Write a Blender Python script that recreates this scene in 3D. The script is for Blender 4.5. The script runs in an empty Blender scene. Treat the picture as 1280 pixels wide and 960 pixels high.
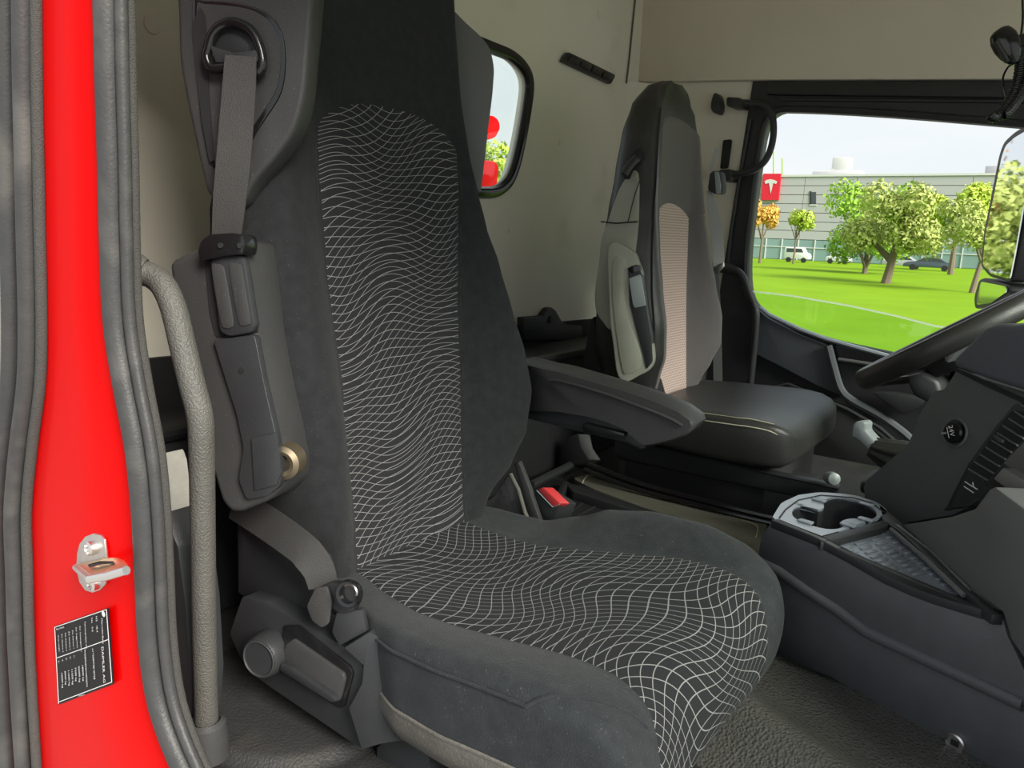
import bpy, bmesh, math, random
from mathutils import Vector as V, Matrix, noise
scene = bpy.context.scene
COL = scene.collection
# ------------------------------------------------------------------ camera
F_PX = 961.0
YAW, PIT, ROLL = math.radians(35), math.radians(11.1), math.radians(2.2)
CAM = V((0, 0, 2.3))
fw = V((-math.sin(YAW)*math.cos(PIT), math.cos(YAW)*math.cos(PIT), -math.sin(PIT)))
_r0 = V((math.cos(YAW), math.sin(YAW), 0)); _u0 = _r0.cross(fw)
rt = _r0*math.cos(ROLL) + _u0*math.sin(ROLL); up = rt.cross(fw)
cd = bpy.data.cameras.new('camera'); cam = bpy.data.objects.new('camera', cd); COL.objects.link(cam)
cd.sensor_width = 36; cd.lens = 36*F_PX/1280; cd.clip_start = 0.02; cd.clip_end = 2000
cam.matrix_world = Matrix(((rt.x, up.x, -fw.x, CAM.x), (rt.y, up.y, -fw.y, CAM.y), (rt.z, up.z, -fw.z, CAM.z), (0, 0, 0, 1)))
scene.camera = cam
# ------------------------------------------------------------------ sky and light
scene.view_settings.view_transform = 'Standard'; scene.view_settings.look = 'None'
scene.view_settings.exposure = 1.36; scene.view_settings.gamma = 1.0; scene.view_settings.use_curve_mapping = False
w = bpy.data.worlds.new('sky'); scene.world = w; w.use_nodes = True
nt = w.node_tree; bg = nt.nodes['Background']
tc = nt.nodes.new('ShaderNodeTexCoord'); sx = nt.nodes.new('ShaderNodeSeparateXYZ'); nt.links.new(tc.outputs['Generated'], sx.inputs[0])
rp = nt.nodes.new('ShaderNodeValToRGB'); rp.color_ramp.elements[0].position = 0.0; rp.color_ramp.elements[0].color = (.60, .635, .645, 1)
rp.color_ramp.elements[1].position = .8; rp.color_ramp.elements[1].color = (.50, .58, .70, 1)
nt.links.new(sx.outputs['Z'], rp.inputs[0])
nz = nt.nodes.new('ShaderNodeTexNoise'); nz.inputs['Scale'].default_value = 3.0; nz.inputs['Detail'].default_value = 6
mp = nt.nodes.new('ShaderNodeMapping'); mp.inputs['Scale'].default_value = (1, 1, 3.2)
nt.links.new(tc.outputs['Generated'], mp.inputs[0]); nt.links.new(mp.outputs[0], nz.inputs['Vector'])
r2 = nt.nodes.new('ShaderNodeValToRGB'); r2.color_ramp.elements[0].position = .42; r2.color_ramp.elements[1].position = .66
nt.links.new(nz.outputs['Fac'], r2.inputs[0])
mx = nt.nodes.new('ShaderNodeMix'); mx.data_type = 'RGBA'; mx.inputs[7].default_value = (.64, .655, .66, 1)
nt.links.new(r2.outputs[0], mx.inputs[0]); nt.links.new(rp.outputs[0], mx.inputs[6])
nt.links.new(mx.outputs[2], bg.inputs[0]); bg.inputs[1].default_value = 0.58
sd = bpy.data.lights.new('sun', 'SUN'); sd.energy = 3.1; sd.angle = math.radians(30); sd.color = (1, .95, .86)
sun = bpy.data.objects.new('sun', sd); COL.objects.link(sun)
SUNDIR = V((.80, -.24, .55)).normalized()
sun.rotation_euler = SUNDIR.to_track_quat('Z', 'Y').to_euler()
# ------------------------------------------------------------------ geometry helpers
def ray(px, py): return fw + rt*((px-640)/F_PX) - up*((py-480)/F_PX)
def P(px, py, X=None, Y=None, Z=None, d=None):          # measured pixel -> world point on an axis plane
    r = ray(px, py)
    if d is not None: t = d
    elif X is not None: t = (X-CAM.x)/r.x
    elif Y is not None: t = (Y-CAM.y)/r.y
    else: t = (Z-CAM.z)/r.z
    return CAM + r*t
def PL(px, py, p0, n):                                  # on a general plane
    r = ray(px, py); n = V(n); return CAM + r*((V(p0)-CAM).dot(n)/r.dot(n))
WL = {}
def wl(o): return WL.get(o.name, V((0, 0, 0))) if o else V((0, 0, 0))
def tag(o, label=None, cat=None, group=None, kind=None):
    if label: o['label'] = label
    if cat: o['category'] = cat
    if group: o['group'] = group
    if kind: o['kind'] = kind
    return o
def thing(name, loc, label, cat, group=None, kind=None):
    o = bpy.data.objects.new(name, None); COL.objects.link(o); o.location = V(loc); o.empty_display_size = .05
    WL[o.name] = V(loc); return tag(o, label, cat, group, kind)
def mk(name, vf, m, parent=None, bevel=0, seg=2, smooth=True, ang=38, uv=None, solid=0, sub=0):
    vs, fs = vf
    bm = bmesh.new()
    bv = [bm.verts.new(v) for v in vs]
    lay = bm.loops.layers.uv.new('UVMap') if uv else None
    for f in fs:
        try: fc = bm.faces.new([bv[i] for i in f])
        except ValueError: continue
        if uv:
            for l, i in zip(fc.loops, f): l[lay].uv = uv[i]
    bm.normal_update()
    bmesh.ops.recalc_face_normals(bm, faces=bm.faces[:])
    if bevel:
        ed = [e for e in bm.edges if len(e.link_faces) == 2 and e.calc_face_angle(0) > math.radians(25)]
        bmesh.ops.bevel(bm, geom=ed, offset=bevel, segments=seg, profile=.5, affect='EDGES', clamp_overlap=True)
    me = bpy.data.meshes.new(name); bm.to_mesh(me); bm.free()
    return link(name, me, m, parent, smooth, ang, solid, sub)
def link(name, me, m, parent=None, smooth=True, ang=38, solid=0, sub=0):
    n = len(me.vertices)
    lo = V((1e9,)*3); hi = V((-1e9,)*3)
    for v in me.vertices:
        for k in range(3): lo[k] = min(lo[k], v.co[k]); hi[k] = max(hi[k], v.co[k])
    c = V(((lo.x+hi.x)/2, (lo.y+hi.y)/2, lo.z))
    me.transform(Matrix.Translation(-c))
    if smooth:
        for p in me.polygons: p.use_smooth = True
        try: me.set_sharp_from_angle(angle=math.radians(ang))
        except Exception: pass
    me.materials.append(M[m] if isinstance(m, str) else m)
    o = bpy.data.objects.new(name, me); COL.objects.link(o)
    o.parent = parent; o.location = c - wl(parent); WL[o.name] = c
    if solid:
        s = o.modifiers.new('thick', 'SOLIDIFY'); s.thickness = solid; s.offset = -1
    if sub:
        s = o.modifiers.new('sub', 'SUBSURF'); s.levels = sub; s.render_levels = sub
    return o
def dup(o, parent, off):                                # a copy that shares mesh data, moved by off in the world
    c = o.copy(); COL.objects.link(c); c.parent = parent
    c.location = wl(o)+V(off)-wl(parent); WL[c.name] = wl(o)+V(off); return c
def join(*vfs):
    vs, fs = [], []
    for a, b in vfs:
        k = len(vs); vs += list(a); fs += [tuple(i+k for i in f) for f in b]
    return vs, fs
def prism(pts, vec):
    n = len(pts); pts = [V(p) for p in pts]; vec = V(vec)
    vs = pts + [p+vec for p in pts]
    fs = [tuple(range(n)), tuple(range(2*n-1, n-1, -1))] + [(i, (i+1) % n, (i+1) % n+n, i+n) for i in range(n)]
    return vs, fs
def box(c, s, rz=0, R=None):
    c = V(c); h = V(s)/2; R = R or Matrix.Rotation(rz, 3, 'Z')
    vs = [c+R@V((x*h.x, y*h.y, z*h.z)) for x, y, z in ((-1,-1,-1),(1,-1,-1),(1,1,-1),(-1,1,-1),(-1,-1,1),(1,-1,1),(1,1,1),(-1,1,1))]
    return vs, [(0,3,2,1),(4,5,6,7),(0,1,5,4),(1,2,6,5),(2,3,7,6),(3,0,4,7)]
def loft(rings, closed=True, caps=True):
    n = len(rings[0]); vs = [V(p) for r in rings for p in r]; fs = []
    for j in range(len(rings)-1):
        for i in range(n if closed else n-1):
            k = (i+1) % n; fs.append((j*n+i, j*n+k, (j+1)*n+k, (j+1)*n+i))
    if caps and closed:
        fs.append(tuple(range(n-1, -1, -1))); fs.append(tuple((len(rings)-1)*n+i for i in range(n)))
    return vs, fs
def cr(pts, k=8, closed=False):                         # Catmull-Rom resample
    pts = [V(p) for p in pts]; n = len(pts); out = []
    for i in range(n if closed else n-1):
        g = (lambda j: pts[j % n]) if closed else (lambda j: pts[max(0, min(n-1, j))])
        a, b, c, d = g(i-1), g(i), g(i+1), g(i+2)
        for s in range(k):
            t = s/k
            out.append(.5*((2*b)+(c-a)*t+(2*a-5*b+4*c-d)*t*t+(3*b-a-3*c+d)*t**3))
    if not closed: out.append(pts[-1])
    return out
def rnd(pts, r, k=4):                                   # round the corners of a closed polygon
    pts = [V(p) for p in pts]; n = len(pts); out = []
    for i in range(n):
        a, b, c = pts[i-1], pts[i], pts[(i+1) % n]
        u, v = (a-b), (c-b); q = min(r, u.length*.45, v.length*.45)
        s, e = b+u.normalized()*q, b+v.normalized()*q
        for j in range(k+1):
            t = j/k; out.append(s*(1-t)**2+b*2*t*(1-t)+e*t*t)
    return out
def tube(pts, r, n=12, caps=True, flat=None, ref=None):
    """sweep; r number or list; flat=(a,b) ellipse radii; ref = direction of the a axis"""
    pts = [V(p) for p in pts]; m = len(pts); rings = []; nrm = None
    for i, p in enumerate(pts):
        t = (pts[min(i+1, m-1)]-pts[max(i-1, 0)]).normalized()
        if ref is not None:
            a = V(ref); a = (a-t*a.dot(t)).normalized()
        else:
            if nrm is None:
                nrm = V((0, 0, 1)) if abs(t.z) < .9 else V((1, 0, 0))
            nrm = (nrm-t*nrm.dot(t)).normalized(); a = nrm
        b = t.cross(a)
        rr = r[i] if isinstance(r, (list, tuple)) else r
        fa, fb = flat if flat else (1, 1)
        rings.append([p+a*(math.cos(2*math.pi*j/n)*rr*fa)+b*(math.sin(2*math.pi*j/n)*rr*fb) for j in range(n)])
    return loft(rings, True, caps)
def disc(c, axis, r, h, n=24, r2=None, ref=None):       # cylinder from c along axis
    a = V(axis).normalized(); c = V(c)
    u = a.orthogonal().normalized() if ref is None else (V(ref)-a*V(ref).dot(a)).normalized(); v = a.cross(u)
    r2 = r if r2 is None else r2
    mkr = lambda q, s: [q+u*(math.cos(2*math.pi*j/n)*s)+v*(math.sin(2*math.pi*j/n)*s) for j in range(n)]
    return loft([mkr(c, r), mkr(c+a*h, r2)])
def lathe(c, axis, prof, n=28):                         # prof: (radius, height)
    a = V(axis).normalized(); c = V(c); u = a.orthogonal().normalized(); v = a.cross(u)
    return loft([[c+a*h+u*(math.cos(2*math.pi*j/n)*r)+v*(math.sin(2*math.pi*j/n)*r) for j in range(n)] for r, h in prof])
def band(pts, wdir, wid, th):                           # strap along pts
    pts = [V(p) for p in pts]; rings = []
    for i, p in enumerate(pts):
        t = (pts[min(i+1, len(pts)-1)]-pts[max(i-1, 0)]).normalized()
        wd = V(wdir[i]) if isinstance(wdir, list) else V(wdir)
        wd = (wd-t*wd.dot(t)).normalized(); nn = t.cross(wd)
        ww = wid[i] if isinstance(wid, list) else wid
        rings.append([p-wd*ww/2-nn*th/2, p+wd*ww/2-nn*th/2, p+wd*ww/2+nn*th/2, p-wd*ww/2+nn*th/2])
    return loft(rings)
def slab(px, p0, n, th, r=0, k=4, curve=0):             # outline measured in the photo on the plane (p0,n), with real thickness behind it
    n = V(n).normalized(); pts = [PL(x, y, p0, n) for x, y in px]
    if curve: pts = cr(pts, curve, True)
    elif r: pts = rnd(pts, r, k)
    return prism(pts, -n*th)
def interp(x, tab, j=1):
    if x <= tab[0][0]: return tab[0][j]
    for a, b in zip(tab, tab[1:]):
        if x <= b[0]:
            t = (x-a[0])/(b[0]-a[0]); t = t*t*(3-2*t)*.5+t*.5
            return a[j]+(b[j]-a[j])*t
    return tab[-1][j]
def text_vf(s, size, origin, xdir, ydir, align='LEFT', ext=0):
    cu = bpy.data.curves.new('t', 'FONT'); cu.body = s; cu.size = size; cu.align_x = align; cu.resolution_u = 2; cu.extrude = 0
    o = bpy.data.objects.new('t', cu); COL.objects.link(o)
    dg = bpy.context.evaluated_depsgraph_get(); me = bpy.data.meshes.new_from_object(o.evaluated_get(dg))
    x, y, c = V(xdir), V(ydir), V(origin)
    vf = ([c+x*v.co.x+y*v.co.y for v in me.vertices], [tuple(p.vertices) for p in me.polygons])
    bpy.data.objects.remove(o); bpy.data.curves.remove(cu); bpy.data.meshes.remove(me)
    return vf
# ------------------------------------------------------------------ materials
M = {}
def mat(name, col, rough=.5, metal=0, spec=.5, bump=0, bscale=400, bdet=2, var=0, vscale=20, dust=0, dustcol=(.35,.33,.29), dscale=180, dth=.62, coat=0, vor=False, coord='Object', sheen=0, emit=0):
    m = bpy.data.materials.new(name); m.use_nodes = True; nt = m.node_tree; b = nt.nodes['Principled BSDF']
    b.inputs['Roughness'].default_value = rough; b.inputs['Metallic'].default_value = metal
    b.inputs['Specular IOR Level'].default_value = spec; b.inputs['Coat Weight'].default_value = coat; b.inputs['Coat Roughness'].default_value = .06
    b.inputs['Sheen Weight'].default_value = sheen; b.inputs['Sheen Roughness'].default_value = .5
    tc = nt.nodes.new('ShaderNodeTexCoord'); src = tc.outputs[coord]
    base = nt.nodes.new('ShaderNodeRGB'); base.outputs[0].default_value = (*col, 1); cur = base.outputs[0]
    def nz(scale, det):
        n = nt.nodes.new('ShaderNodeTexNoise'); n.inputs['Scale'].default_value = scale; n.inputs['Detail'].default_value = det
        nt.links.new(src, n.inputs['Vector']); return n.outputs['Fac']
    def mixc(fac, a, c, f=1.0, blend='MIX'):
        x = nt.nodes.new('ShaderNodeMix'); x.data_type = 'RGBA'; x.blend_type = blend
        nt.links.new(a, x.inputs[6])
        if isinstance(c, tuple): x.inputs[7].default_value = (*c, 1)
        else: nt.links.new(c, x.inputs[7])
        if fac is None: x.inputs[0].default_value = f
        else:
            k = nt.nodes.new('ShaderNodeMath'); k.operation = 'MULTIPLY'; k.inputs[1].default_value = f; nt.links.new(fac, k.inputs[0]); nt.links.new(k.outputs[0], x.inputs[0])
        return x.outputs[2]
    if var: cur = mixc(nz(vscale, 4), cur, tuple(min(1, c*(1+2*var)+.01*var) for c in col), 1.0)
    if dust:
        rp = nt.nodes.new('ShaderNodeValToRGB'); rp.color_ramp.elements[0].position = dth; rp.color_ramp.elements[1].position = min(1, dth+.12)
        nt.links.new(nz(dscale, 3), rp.inputs[0]); cur = mixc(rp.outputs[0], cur, dustcol, dust)
    nt.links.new(cur, b.inputs['Base Color'])
    if bump:
        if vor:
            t = nt.nodes.new('ShaderNodeTexVoronoi'); t.inputs['Scale'].default_value = bscale; nt.links.new(src, t.inputs['Vector']); h = t.outputs['Distance']
        else: h = nz(bscale, bdet)
        bp = nt.nodes.new('ShaderNodeBump'); bp.inputs['Strength'].default_value = bump; bp.inputs['Distance'].default_value = .002
        nt.links.new(h, bp.inputs['Height']); nt.links.new(bp.outputs[0], b.inputs['Normal'])
    if emit: b.inputs['Emission Color'].default_value = (*col, 1); b.inputs['Emission Strength'].default_value = emit
    M[name] = m; return m
mat('shell_grey', (.11, .112, .11), .5, bump=.3, bscale=900)
mat('aged_brass', (.22, .18, .12), .5, metal=.8)
mat('console_plastic', (.075, .079, .083), .38, bump=.35, bscale=900, var=.2, vscale=30)
mat('red_paint', (.60, .0006, .0006), .4, spec=.05, coat=.05, var=.02, vscale=3)
mat('rubber', (.036, .036, .036), .45, spec=.3, bump=.25, bscale=300, var=.25, vscale=60, dust=.25, dth=.55, dscale=9, dustcol=(.2,.19,.17))
mat('rubber_pale', (.34, .33, .29), .8, bump=.4, bscale=300, var=.2, vscale=80)
mat('rubber_rough', (.036, .035, .032), .85, bump=.8, bscale=700, var=.4, vscale=300)
mat('liner', (.70, .672, .57), .75, bump=.15, bscale=500, var=.06, vscale=4, dust=.35, dth=.62, dscale=5, dustcol=(.50,.485,.39))
mat('liner_seam', (.12, .12, .10), .8)
mat('liner_upper', (.66, .61, .50), .75, bump=.2, bscale=700, var=.06, vscale=5)
mat('black_plastic', (.018, .0185, .02), .45, bump=.25, bscale=900, var=.2, vscale=30)
mat('black_matte', (.012, .012, .013), .75, bump=.2, bscale=500)
mat('grey_plastic', (.038, .038, .038), .40, spec=.3, bump=.3, bscale=900, var=.25, vscale=14, dust=.2, dth=.66, dscale=300)
mat('charcoal_plastic', (.026, .027, .029), .32, spec=.4, bump=.3, bscale=900, var=.2, vscale=25)
mat('gloss_black', (.012, .012, .013), .18)
mat('handle_paint', (.066, .063, .056), .5, bump=.9, bscale=420, var=.25, vscale=30)
mat('seat_fabric', (.015, .0160, .0172), .9, spec=.12, bump=.7, bscale=700, var=.45, vscale=60, dust=.45, dth=.66, dscale=420, dustcol=(.16,.155,.15), sheen=.06)
mat('seat_fabric_worn', (.017, .0195, .0212), .9, spec=.12, bump=.7, bscale=600, var=.5, vscale=50, dust=.5, dth=.64, dscale=380, dustcol=(.17,.165,.15), sheen=.08)
mat('skirt', (.085, .079, .068), .7, bump=.4, bscale=300, var=.3, vscale=40, dust=.4, dth=.55, dscale=220, dustcol=(.2,.18,.15))
mat('belt_light', (.34, .34, .33), .6)
mat('belt', (.05, .049, .047), .5, spec=.3, bump=.5, bscale=800, var=.1, vscale=60)
mat('belt_dark', (.05, .05, .05), .6, bump=.5, bscale=800)
mat('steel', (.50, .46, .44), .45, metal=1, var=.2, vscale=90, bump=.1)
mat('steel_bright', (.75, .73, .70), .3, metal=1)
mat('brass_zinc', (.62, .50, .30), .35, metal=1, var=.2, vscale=60)
mat('rubber_mat', (.07, .068, .062), .24, spec=.6, bump=1.0, bscale=210, vor=True, var=.3, vscale=9)
mat('floor_dark', (.022, .022, .022), .6, bump=.8, bscale=260, var=.3, vscale=20, dust=.4, dth=.56, dscale=14, dustcol=(.055,.05,.042))
mat('dust_mat', (.10, .095, .075), .65, bump=.5, bscale=200, var=.3, vscale=12)
mat('leather', (.026, .026, .024), .36, bump=.35, bscale=500, var=.2, vscale=15)
mat('leather_dusty', (.24, .245, .20), .5, bump=.3, bscale=500, var=.3, vscale=12)
mat('cover_grey', (.10, .089, .089), .85, bump=.3, bscale=900, var=.12, vscale=20, sheen=.2)
mat('stitch', (.5, .47, .36), .8)
mat('red_plastic', (.62, .045, .05), .4)
mat('silver_button', (.30, .34, .34), .35)
mat('dash_plastic', (.062, .067, .067), .42, bump=.45, bscale=800, var=.3, vscale=500)
mat('dash_soft', (.060, .066, .076), .5, bump=.35, bscale=900, var=.25, vscale=500)
mat('console_grey', (.115, .12, .12), .45, bump=.1, bscale=900, var=.1, vscale=10)
mat('sky_sheen_plastic', (.22, .245, .28), .16, spec=.8, bump=.1, bscale=900)  # pale bluish base paints in the sky reflected on dark plastic
fm_ = bpy.data.materials.new('glass_edge'); fm_.use_nodes = True; nt = fm_.node_tree
for n_ in list(nt.nodes): nt.nodes.remove(n_)
o_ = nt.nodes.new('ShaderNodeOutputMaterial'); t_ = nt.nodes.new('ShaderNodeBsdfTranslucent'); t_.inputs[0].default_value = (.95, 1, .9, 1); d_ = nt.nodes.new('ShaderNodeBsdfTransparent'); x_ = nt.nodes.new('ShaderNodeMixShader'); x_.inputs[0].default_value = .45
nt.links.new(t_.outputs[0], x_.inputs[1]); nt.links.new(d_.outputs[0], x_.inputs[2]); nt.links.new(x_.outputs[0], o_.inputs[0]); M['glass_edge'] = fm_
mat('label_black', (.006, .004, .006), .5, spec=.2)
mat('print_white', (.75, .74, .72), .6)
mat('droplet_grey', (.19, .19, .19), .4, dust=.8, dth=.64, dscale=150, dustcol=(.02,.02,.02))
# ------------------------------------------------------------------ special materials
def glass_mat(name, tint, refl=.08):
    m = bpy.data.materials.new(name); m.use_nodes = True; nt = m.node_tree
    for n in list(nt.nodes): nt.nodes.remove(n)
    out = nt.nodes.new('ShaderNodeOutputMaterial'); tr = nt.nodes.new('ShaderNodeBsdfTransparent'); gl = nt.nodes.new('ShaderNodeBsdfGlossy')
    tr.inputs[0].default_value = (*tint, 1); gl.inputs['Roughness'].default_value = .02
    mx = nt.nodes.new('ShaderNodeMixShader'); mx.inputs[0].default_value = refl
    nt.links.new(tr.outputs[0], mx.inputs[1]); nt.links.new(gl.outputs[0], mx.inputs[2]); nt.links.new(mx.outputs[0], out.inputs[0]); M[name] = m
glass_mat('glass', (.93, .97, .95), .04)
glass_mat('glass_tint', (.88, .96, .92), .04)
def mathn(nt, op, a, b=None, c=None):
    n = nt.nodes.new('ShaderNodeMath'); n.operation = op
    for i, x in enumerate((a, b, c)):
        if x is None: continue
        if isinstance(x, (int, float)): n.inputs[i].default_value = x
        else: nt.links.new(x, n.inputs[i])
    return n.outputs[0]
def net_mat(name, base, line, fams, wid):
    """dark weave crossed by thin wavy threads; fams = list of (au, av, amp1, fu1, fv1, amp2, fu2, fv2), phase in thread pitches"""
    m = bpy.data.materials.new(name); m.use_nodes = True; nt = m.node_tree; b = nt.nodes['Principled BSDF']
    b.inputs['Roughness'].default_value = .9; b.inputs['Specular IOR Level'].default_value = .1; b.inputs['Sheen Weight'].default_value = .04
    uvn = nt.nodes.new('ShaderNodeUVMap'); uvn.uv_map = 'UVMap'; s = nt.nodes.new('ShaderNodeSeparateXYZ'); nt.links.new(uvn.outputs[0], s.inputs[0])
    u, v = s.outputs[0], s.outputs[1]
    tot = None
    for (au, av, a1, fu1, fv1, a2, fu2, fv2) in fams:
        ph = mathn(nt, 'ADD', mathn(nt, 'MULTIPLY', u, au), mathn(nt, 'MULTIPLY', v, av))
        for a, fu, fv in ((a1, fu1, fv1), (a2, fu2, fv2)):
            w = mathn(nt, 'SINE', mathn(nt, 'ADD', mathn(nt, 'MULTIPLY', u, fu), mathn(nt, 'MULTIPLY', v, fv)))
            ph = mathn(nt, 'ADD', ph, mathn(nt, 'MULTIPLY', w, a))
        fr = mathn(nt, 'FRACT', ph)
        dd = mathn(nt, 'ABSOLUTE', mathn(nt, 'SUBTRACT', fr, .5))
        ln = mathn(nt, 'LESS_THAN', dd, wid)
        tot = ln if tot is None else mathn(nt, 'MAXIMUM', tot, ln)
    mx = nt.nodes.new('ShaderNodeMix'); mx.data_type = 'RGBA'; mx.inputs[6].default_value = (*base, 1); mx.inputs[7].default_value = (*line, 1)
    nt.links.new(mathn(nt, 'MULTIPLY', tot, .9), mx.inputs[0]); nt.links.new(mx.outputs[2], b.inputs['Base Color'])
    tc = nt.nodes.new('ShaderNodeTexCoord'); n = nt.nodes.new('ShaderNodeTexNoise'); n.inputs['Scale'].default_value = 900; nt.links.new(tc.outputs['Object'], n.inputs['Vector'])
    h = mathn(nt, 'ADD', mathn(nt, 'MULTIPLY', n.outputs['Fac'], .4), tot)
    bp = nt.nodes.new('ShaderNodeBump'); bp.inputs['Strength'].default_value = .4; bp.inputs['Distance'].default_value = .001
    nt.links.new(h, bp.inputs['Height']); nt.links.new(bp.outputs[0], b.inputs['Normal']); M[name] = m
net_mat('net_back', (.028, .028, .030), (.30, .30, .30), [(0, 84, .85, 22, 9, .55, 34, -17), (-36, 74, .9, 20, 14, .45, -30, 26)], .036)
net_mat('net_cushion', (.022, .0235, .025), (.28, .28, .28), [(14, 56, 1.0, 18, 12, .7, -24, 15), (-44, 44, 1.2, 16, 16, .8, 30, -10)], .038)
def perf_mat(name, base, hole, pitch, wid):
    m = bpy.data.materials.new(name); m.use_nodes = True; nt = m.node_tree; b = nt.nodes['Principled BSDF']; b.inputs['Roughness'].default_value = .8
    uvn = nt.nodes.new('ShaderNodeUVMap'); uvn.uv_map = 'UVMap'; s = nt.nodes.new('ShaderNodeSeparateXYZ'); nt.links.new(uvn.outputs[0], s.inputs[0])
    row = mathn(nt, 'FLOOR', mathn(nt, 'MULTIPLY', s.outputs[1], 1/pitch))
    uu = mathn(nt, 'ADD', mathn(nt, 'MULTIPLY', s.outputs[0], .7/pitch), mathn(nt, 'MULTIPLY', row, .5))
    fu = mathn(nt, 'SUBTRACT', mathn(nt, 'FRACT', uu), .5); fv = mathn(nt, 'SUBTRACT', mathn(nt, 'FRACT', mathn(nt, 'MULTIPLY', s.outputs[1], 1/pitch)), .5)
    d = mathn(nt, 'ADD', mathn(nt, 'MULTIPLY', fu, fu), mathn(nt, 'MULTIPLY', fv, fv))
    h = mathn(nt, 'LESS_THAN', d, wid*wid)
    mx = nt.nodes.new('ShaderNodeMix'); mx.data_type = 'RGBA'; mx.inputs[6].default_value = (*base, 1); mx.inputs[7].default_value = (*hole, 1)
    nt.links.new(h, mx.inputs[0]); nt.links.new(mx.outputs[2], b.inputs['Base Color']); M[name] = m
perf_mat('beige_mesh', (.66, .50, .45), (.30, .21, .18), .0075, .27)
# ------------------------------------------------------------------ cab shell
FLOOR_Z, ROOF_Z, XR, YL, YR = 1.60, 3.35, -1.38, 2.74, .44
def holed(outer, hole, thick):
    """planar sheet between an outer loop and a hole loop with real thickness; both lists of V, hole points drive the fan"""
    c = sum(hole, V((0, 0, 0)))/len(hole); n = len(hole)
    def hit(d):
        best = None
        for a, b in zip(outer, outer[1:]+outer[:1]):
            e = b-a; ax = [0, 1, 2]; k = max(range(3), key=lambda q: abs(nrm[q])); ax.remove(k); i, j = ax
            det = d[i]*(-e[j])+e[i]*d[j]
            if abs(det) < 1e-12: continue
            r = a-c; t = (r[i]*(-e[j])+e[i]*r[j])/det; s = (d[i]*r[j]-d[j]*r[i])/det
            if t > 0 and -1e-6 <= s <= 1+1e-6 and (best is None or t < best): best = t
        return c+d*best
    nrm = (outer[1]-outer[0]).cross(outer[2]-outer[1]).normalized()
    out = [hit(h-c) for h in hole]
    for o in outer:
        k = min(range(n), key=lambda q: (out[q]-o).length); out[k] = o.copy()
    t = V(thick)
    vs = out+list(hole)+[p+t for p in out]+[p+t for p in hole]; fs = []
    for i in range(n):
        k = (i+1) % n
        fs += [(i, k, n+k, n+i), (2*n+i, 3*n+i, 3*n+k, 2*n+k), (n+i, n+k, 3*n+k, 3*n+i), (i, 2*n+i, 2*n+k, k)]
    return vs, fs
# floor
fo = mk('floor', box((-.3, 1.605, FLOOR_Z-.03), (2.3, 2.31, .06)), 'floor_dark'); tag(fo, 'dark textured rubber floor of the truck cab', 'floor', kind='structure')
# rear wall with the small rear window
rw_px = [(500, 20), (560, 38), (617, 60), (640, 70), (656, 86), (662, 105), (659, 135), (652, 175), (643, 212), (632, 232), (612, 241), (560, 236), (500, 225), (480, 120)]
rw = cr([P(x, y, X=XR) for x, y in rw_px], 4, True)
outer = [V((XR, YR, 2.03)), V((XR, YL, 2.0)), V((XR, YL, ROOF_Z)), V((XR, YR, ROOF_Z))]
wr = mk('wall_rear', holed(outer, rw, (-.04, 0, 0)), 'liner', smooth=False); tag(wr, 'grey-green moulded liner of the rear cab wall', 'wall', kind='structure')
wn = thing('window_1', rw[0], 'small rounded rear cab window in a black rubber frame', 'window', kind='structure')
mk('window_frame', tube(rw+[rw[0]], .013, 8, False, flat=(1, 1.3), ref=(1, 0, 0)), 'gloss_black', wn)
c0 = sum(rw, V((0, 0, 0)))/len(rw)
mk('inner_lip', tube([c0+(p-c0)*.955+V((-.012, 0, 0)) for p in rw+[rw[0]]], .007, 8, False), 'rubber_pale', wn)
mk('pane', prism([p+V((-.025, 0, 0)) for p in rw], (-.004, 0, 0)), 'glass', wn, smooth=False)
def disc_obj(name, px, py, X, r, h, m, parent): return mk(name, lathe(P(px, py, X=X)+V((-.002, 0, 0)), (1, 0, 0), [(r, 0), (r, h*.6), (r*.9, h), (.0005, h)], 24), m, parent)
for px, py, r in ((190, 31, .0165), (749, 18, .012), (700, 178, .010), (637, 288, .008)): disc_obj('trim_plug', px, py, XR, r, .005, 'liner', wr)
# slotted vent in the rear wall
vt = thing('wall_vent', P(732, 86, X=XR+.004), 'black slotted vent set aslant in the rear wall', 'vent')
q = [P(x, y, X=XR+.004) for x, y in ((706, 65), (766, 94), (760, 106), (698, 77))]
mk('frame', prism(rnd(q, .012), (.012, 0, 0)), 'black_plastic', vt, bevel=.002)
for i in range(4):
    t0, t1 = .06+i*.23, .06+i*.23+.19
    a = [q[0].lerp(q[1], t0).lerp(q[3].lerp(q[2], t0), .2), q[0].lerp(q[1], t1).lerp(q[3].lerp(q[2], t1), .2), q[0].lerp(q[1], t1).lerp(q[3].lerp(q[2], t1), .75), q[0].lerp(q[1], t0).lerp(q[3].lerp(q[2], t0), .75)]
    mk('slat', prism([p+V((.013, 0, 0)) for p in a], (.005, 0, 0)), 'gloss_black', vt, bevel=.001)
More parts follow.
